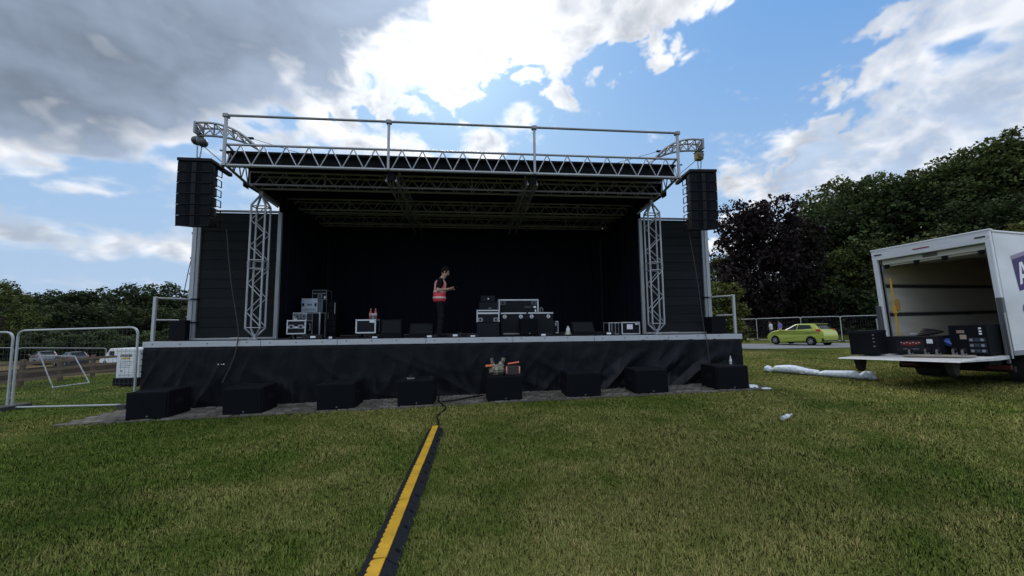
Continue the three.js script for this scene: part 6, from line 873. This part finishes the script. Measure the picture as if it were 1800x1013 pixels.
// ---------------------------------------------------------------- the turf: tufts of grass blades, dense near the viewer
{
  const r = mulberry(91);
  const tuft = (n, rad, hMin, hMax, wd) => { const P = [], N = [], I = [], U = [], C = []; for (let i = 0; i < n; i++) { const dry = r() < 0.20 ? 1 : 0, tn = 0.6 + 0.7 * r(), cc = dry ? [1.75 * tn, 1.5 * tn, 1.9 * tn] : [0.88 * tn, 0.94 * tn, 0.85 * tn], a = r() * 6.28, d = rad * Math.sqrt(r()), x = Math.cos(a) * d, z = Math.sin(a) * d, h = lerp(hMin, hMax, r() * r()), lean = 0.2 + r() * 1.3, la = r() * 6.28, bx_ = Math.cos(la) * Math.sin(lean), bz = Math.sin(la) * Math.sin(lean), by = Math.cos(lean), sx = -Math.sin(la), sz = Math.cos(la), w = wd * (0.6 + 0.7 * r()), b = P.length / 3; const pts = [[0, 1], [0.5, 0.8], [1, 0.15]]; for (const [t, ww] of pts) { const cx = x + bx_ * h * (t * 0.7 + 0.45 * t * t), cy = by * h * t - 0.18 * h * t * t * Math.sin(lean), cz = z + bz * h * (t * 0.7 + 0.45 * t * t); for (const s of [-1, 1]) { P.push(cx + s * sx * w * ww, Math.max(cy, 0.002) + 0.001, cz + s * sz * w * ww); const nx = -bx_ * 0.4, nz = -bz * 0.4, l = Math.hypot(nx, 1, nz); N.push(nx / l, 1 / l, nz / l); U.push(t, s); C.push(...cc); } } for (const k of [0, 2]) I.push(b + k, b + k + 1, b + k + 2, b + k + 1, b + k + 3, b + k + 2); } const g = new THREE.BufferGeometry(); g.setAttribute('position', new THREE.Float32BufferAttribute(P, 3)); g.setAttribute('normal', new THREE.Float32BufferAttribute(N, 3)); g.setAttribute('uv', new THREE.Float32BufferAttribute(U, 2)); g.setAttribute('color', new THREE.Float32BufferAttribute(C, 3)); g.setIndex(I); return g; };
  const mat = new THREE.MeshPhysicalMaterial({ color: lin(1, 1, 1), vertexColors: true, roughness: 0.95, specularIntensity: 0.12, side: THREE.DoubleSide });
  const kinds = [tuft(26, 0.10, 0.02, 0.055, 0.0022), tuft(22, 0.11, 0.025, 0.07, 0.0026), tuft(9, 0.12, 0.03, 0.11, 0.0022), tuft(8, 0.10, 0.03, 0.075, 0.004)];
  const lists = kinds.map(() => []), m4 = new THREE.Matrix4(), q = new THREE.Quaternion(), e = new THREE.Euler();
  const blocked = (x, z) => (x > PAVE.x0 - 0.03 && x < PAVE.x1 + 0.03 && z < PAVE.z1 - 0.05 + 0.16 * fbm(x * 2.3, 4, 3) && z > -5.5) || (z > 3.0 && z < 7.6 && Math.abs(x - lerp(RAMP.a[0], RAMP.b[0], (z - 3.03) / 3.59)) < 0.150);
  const N = 270000;
  for (let i = 0; i < N; i++) {
    const u = r(), d = 1.55 + 24 * Math.pow(u, 1.75), az = lerp(-68, 76, r()) * D2R, x = Math.sin(az) * d, z = 9.318 - Math.cos(az) * d, pick = r();
    if (blocked(x, z)) continue;
    const st = straw(x, z), lu = smooth(-0.35, 0.35, lush(x, z)), far = 1 + 0.03 * d, dark = smooth(0.0, 0.5, fbm(x * 0.21 + 50, z * 0.21, 3) + 0.10 * clamp(-x / 5, -1, 1));
    const k = pick < 0.48 ? 0 : pick < 0.86 ? 1 : pick < 0.86 + 0.14 * (0.3 + st) ? 2 : 3;
    const s = far * (0.75 + 0.4 * r()) * (0.72 + 0.45 * lu); if (r() > 0.70 + 0.45 * lu) continue;
    e.set(0, r() * 6.28, 0); m4.compose(V(x, ground(x, z) - 0.004, z), q.setFromEuler(e), V(s, s * (k === 3 ? 0.7 : 0.95) / Math.sqrt(far), s));
    const v = 0.78 + 0.46 * r(), y = clamp(0.80 * st + 0.45 * (r() - 0.45) + (k === 2 ? 0.45 : 0));
    const c = [lerp(0.076, 0.250, y), lerp(0.116, 0.230, y), lerp(0.018, 0.076, y)].map((w) => w * v * (k === 2 ? 1.35 : 1) * (1 - 0.28 * dark));
    lists[k].push([m4.clone(), c]);
  }
  const turfRoot = new THREE.Group(); turfRoot.name = 'grass'; turfRoot.userData = { kind: 'stuff', label: 'short trampled grass with straw coloured blades across the foreground', category: 'grass' }; scene.add(turfRoot);
  const col = new THREE.Color();
  lists.forEach((L, k) => { const im = new THREE.InstancedMesh(kinds[k], mat, L.length); im.name = 'grass_tuft'; im.receiveShadow = im.castShadow = true; im.userData.kind = 'stuff'; L.forEach(([m, c], i) => { im.setMatrixAt(i, m); im.setColorAt(i, col.setRGB(...c)); }); turfRoot.add(im); });
}

renderer.render(scene, camera);
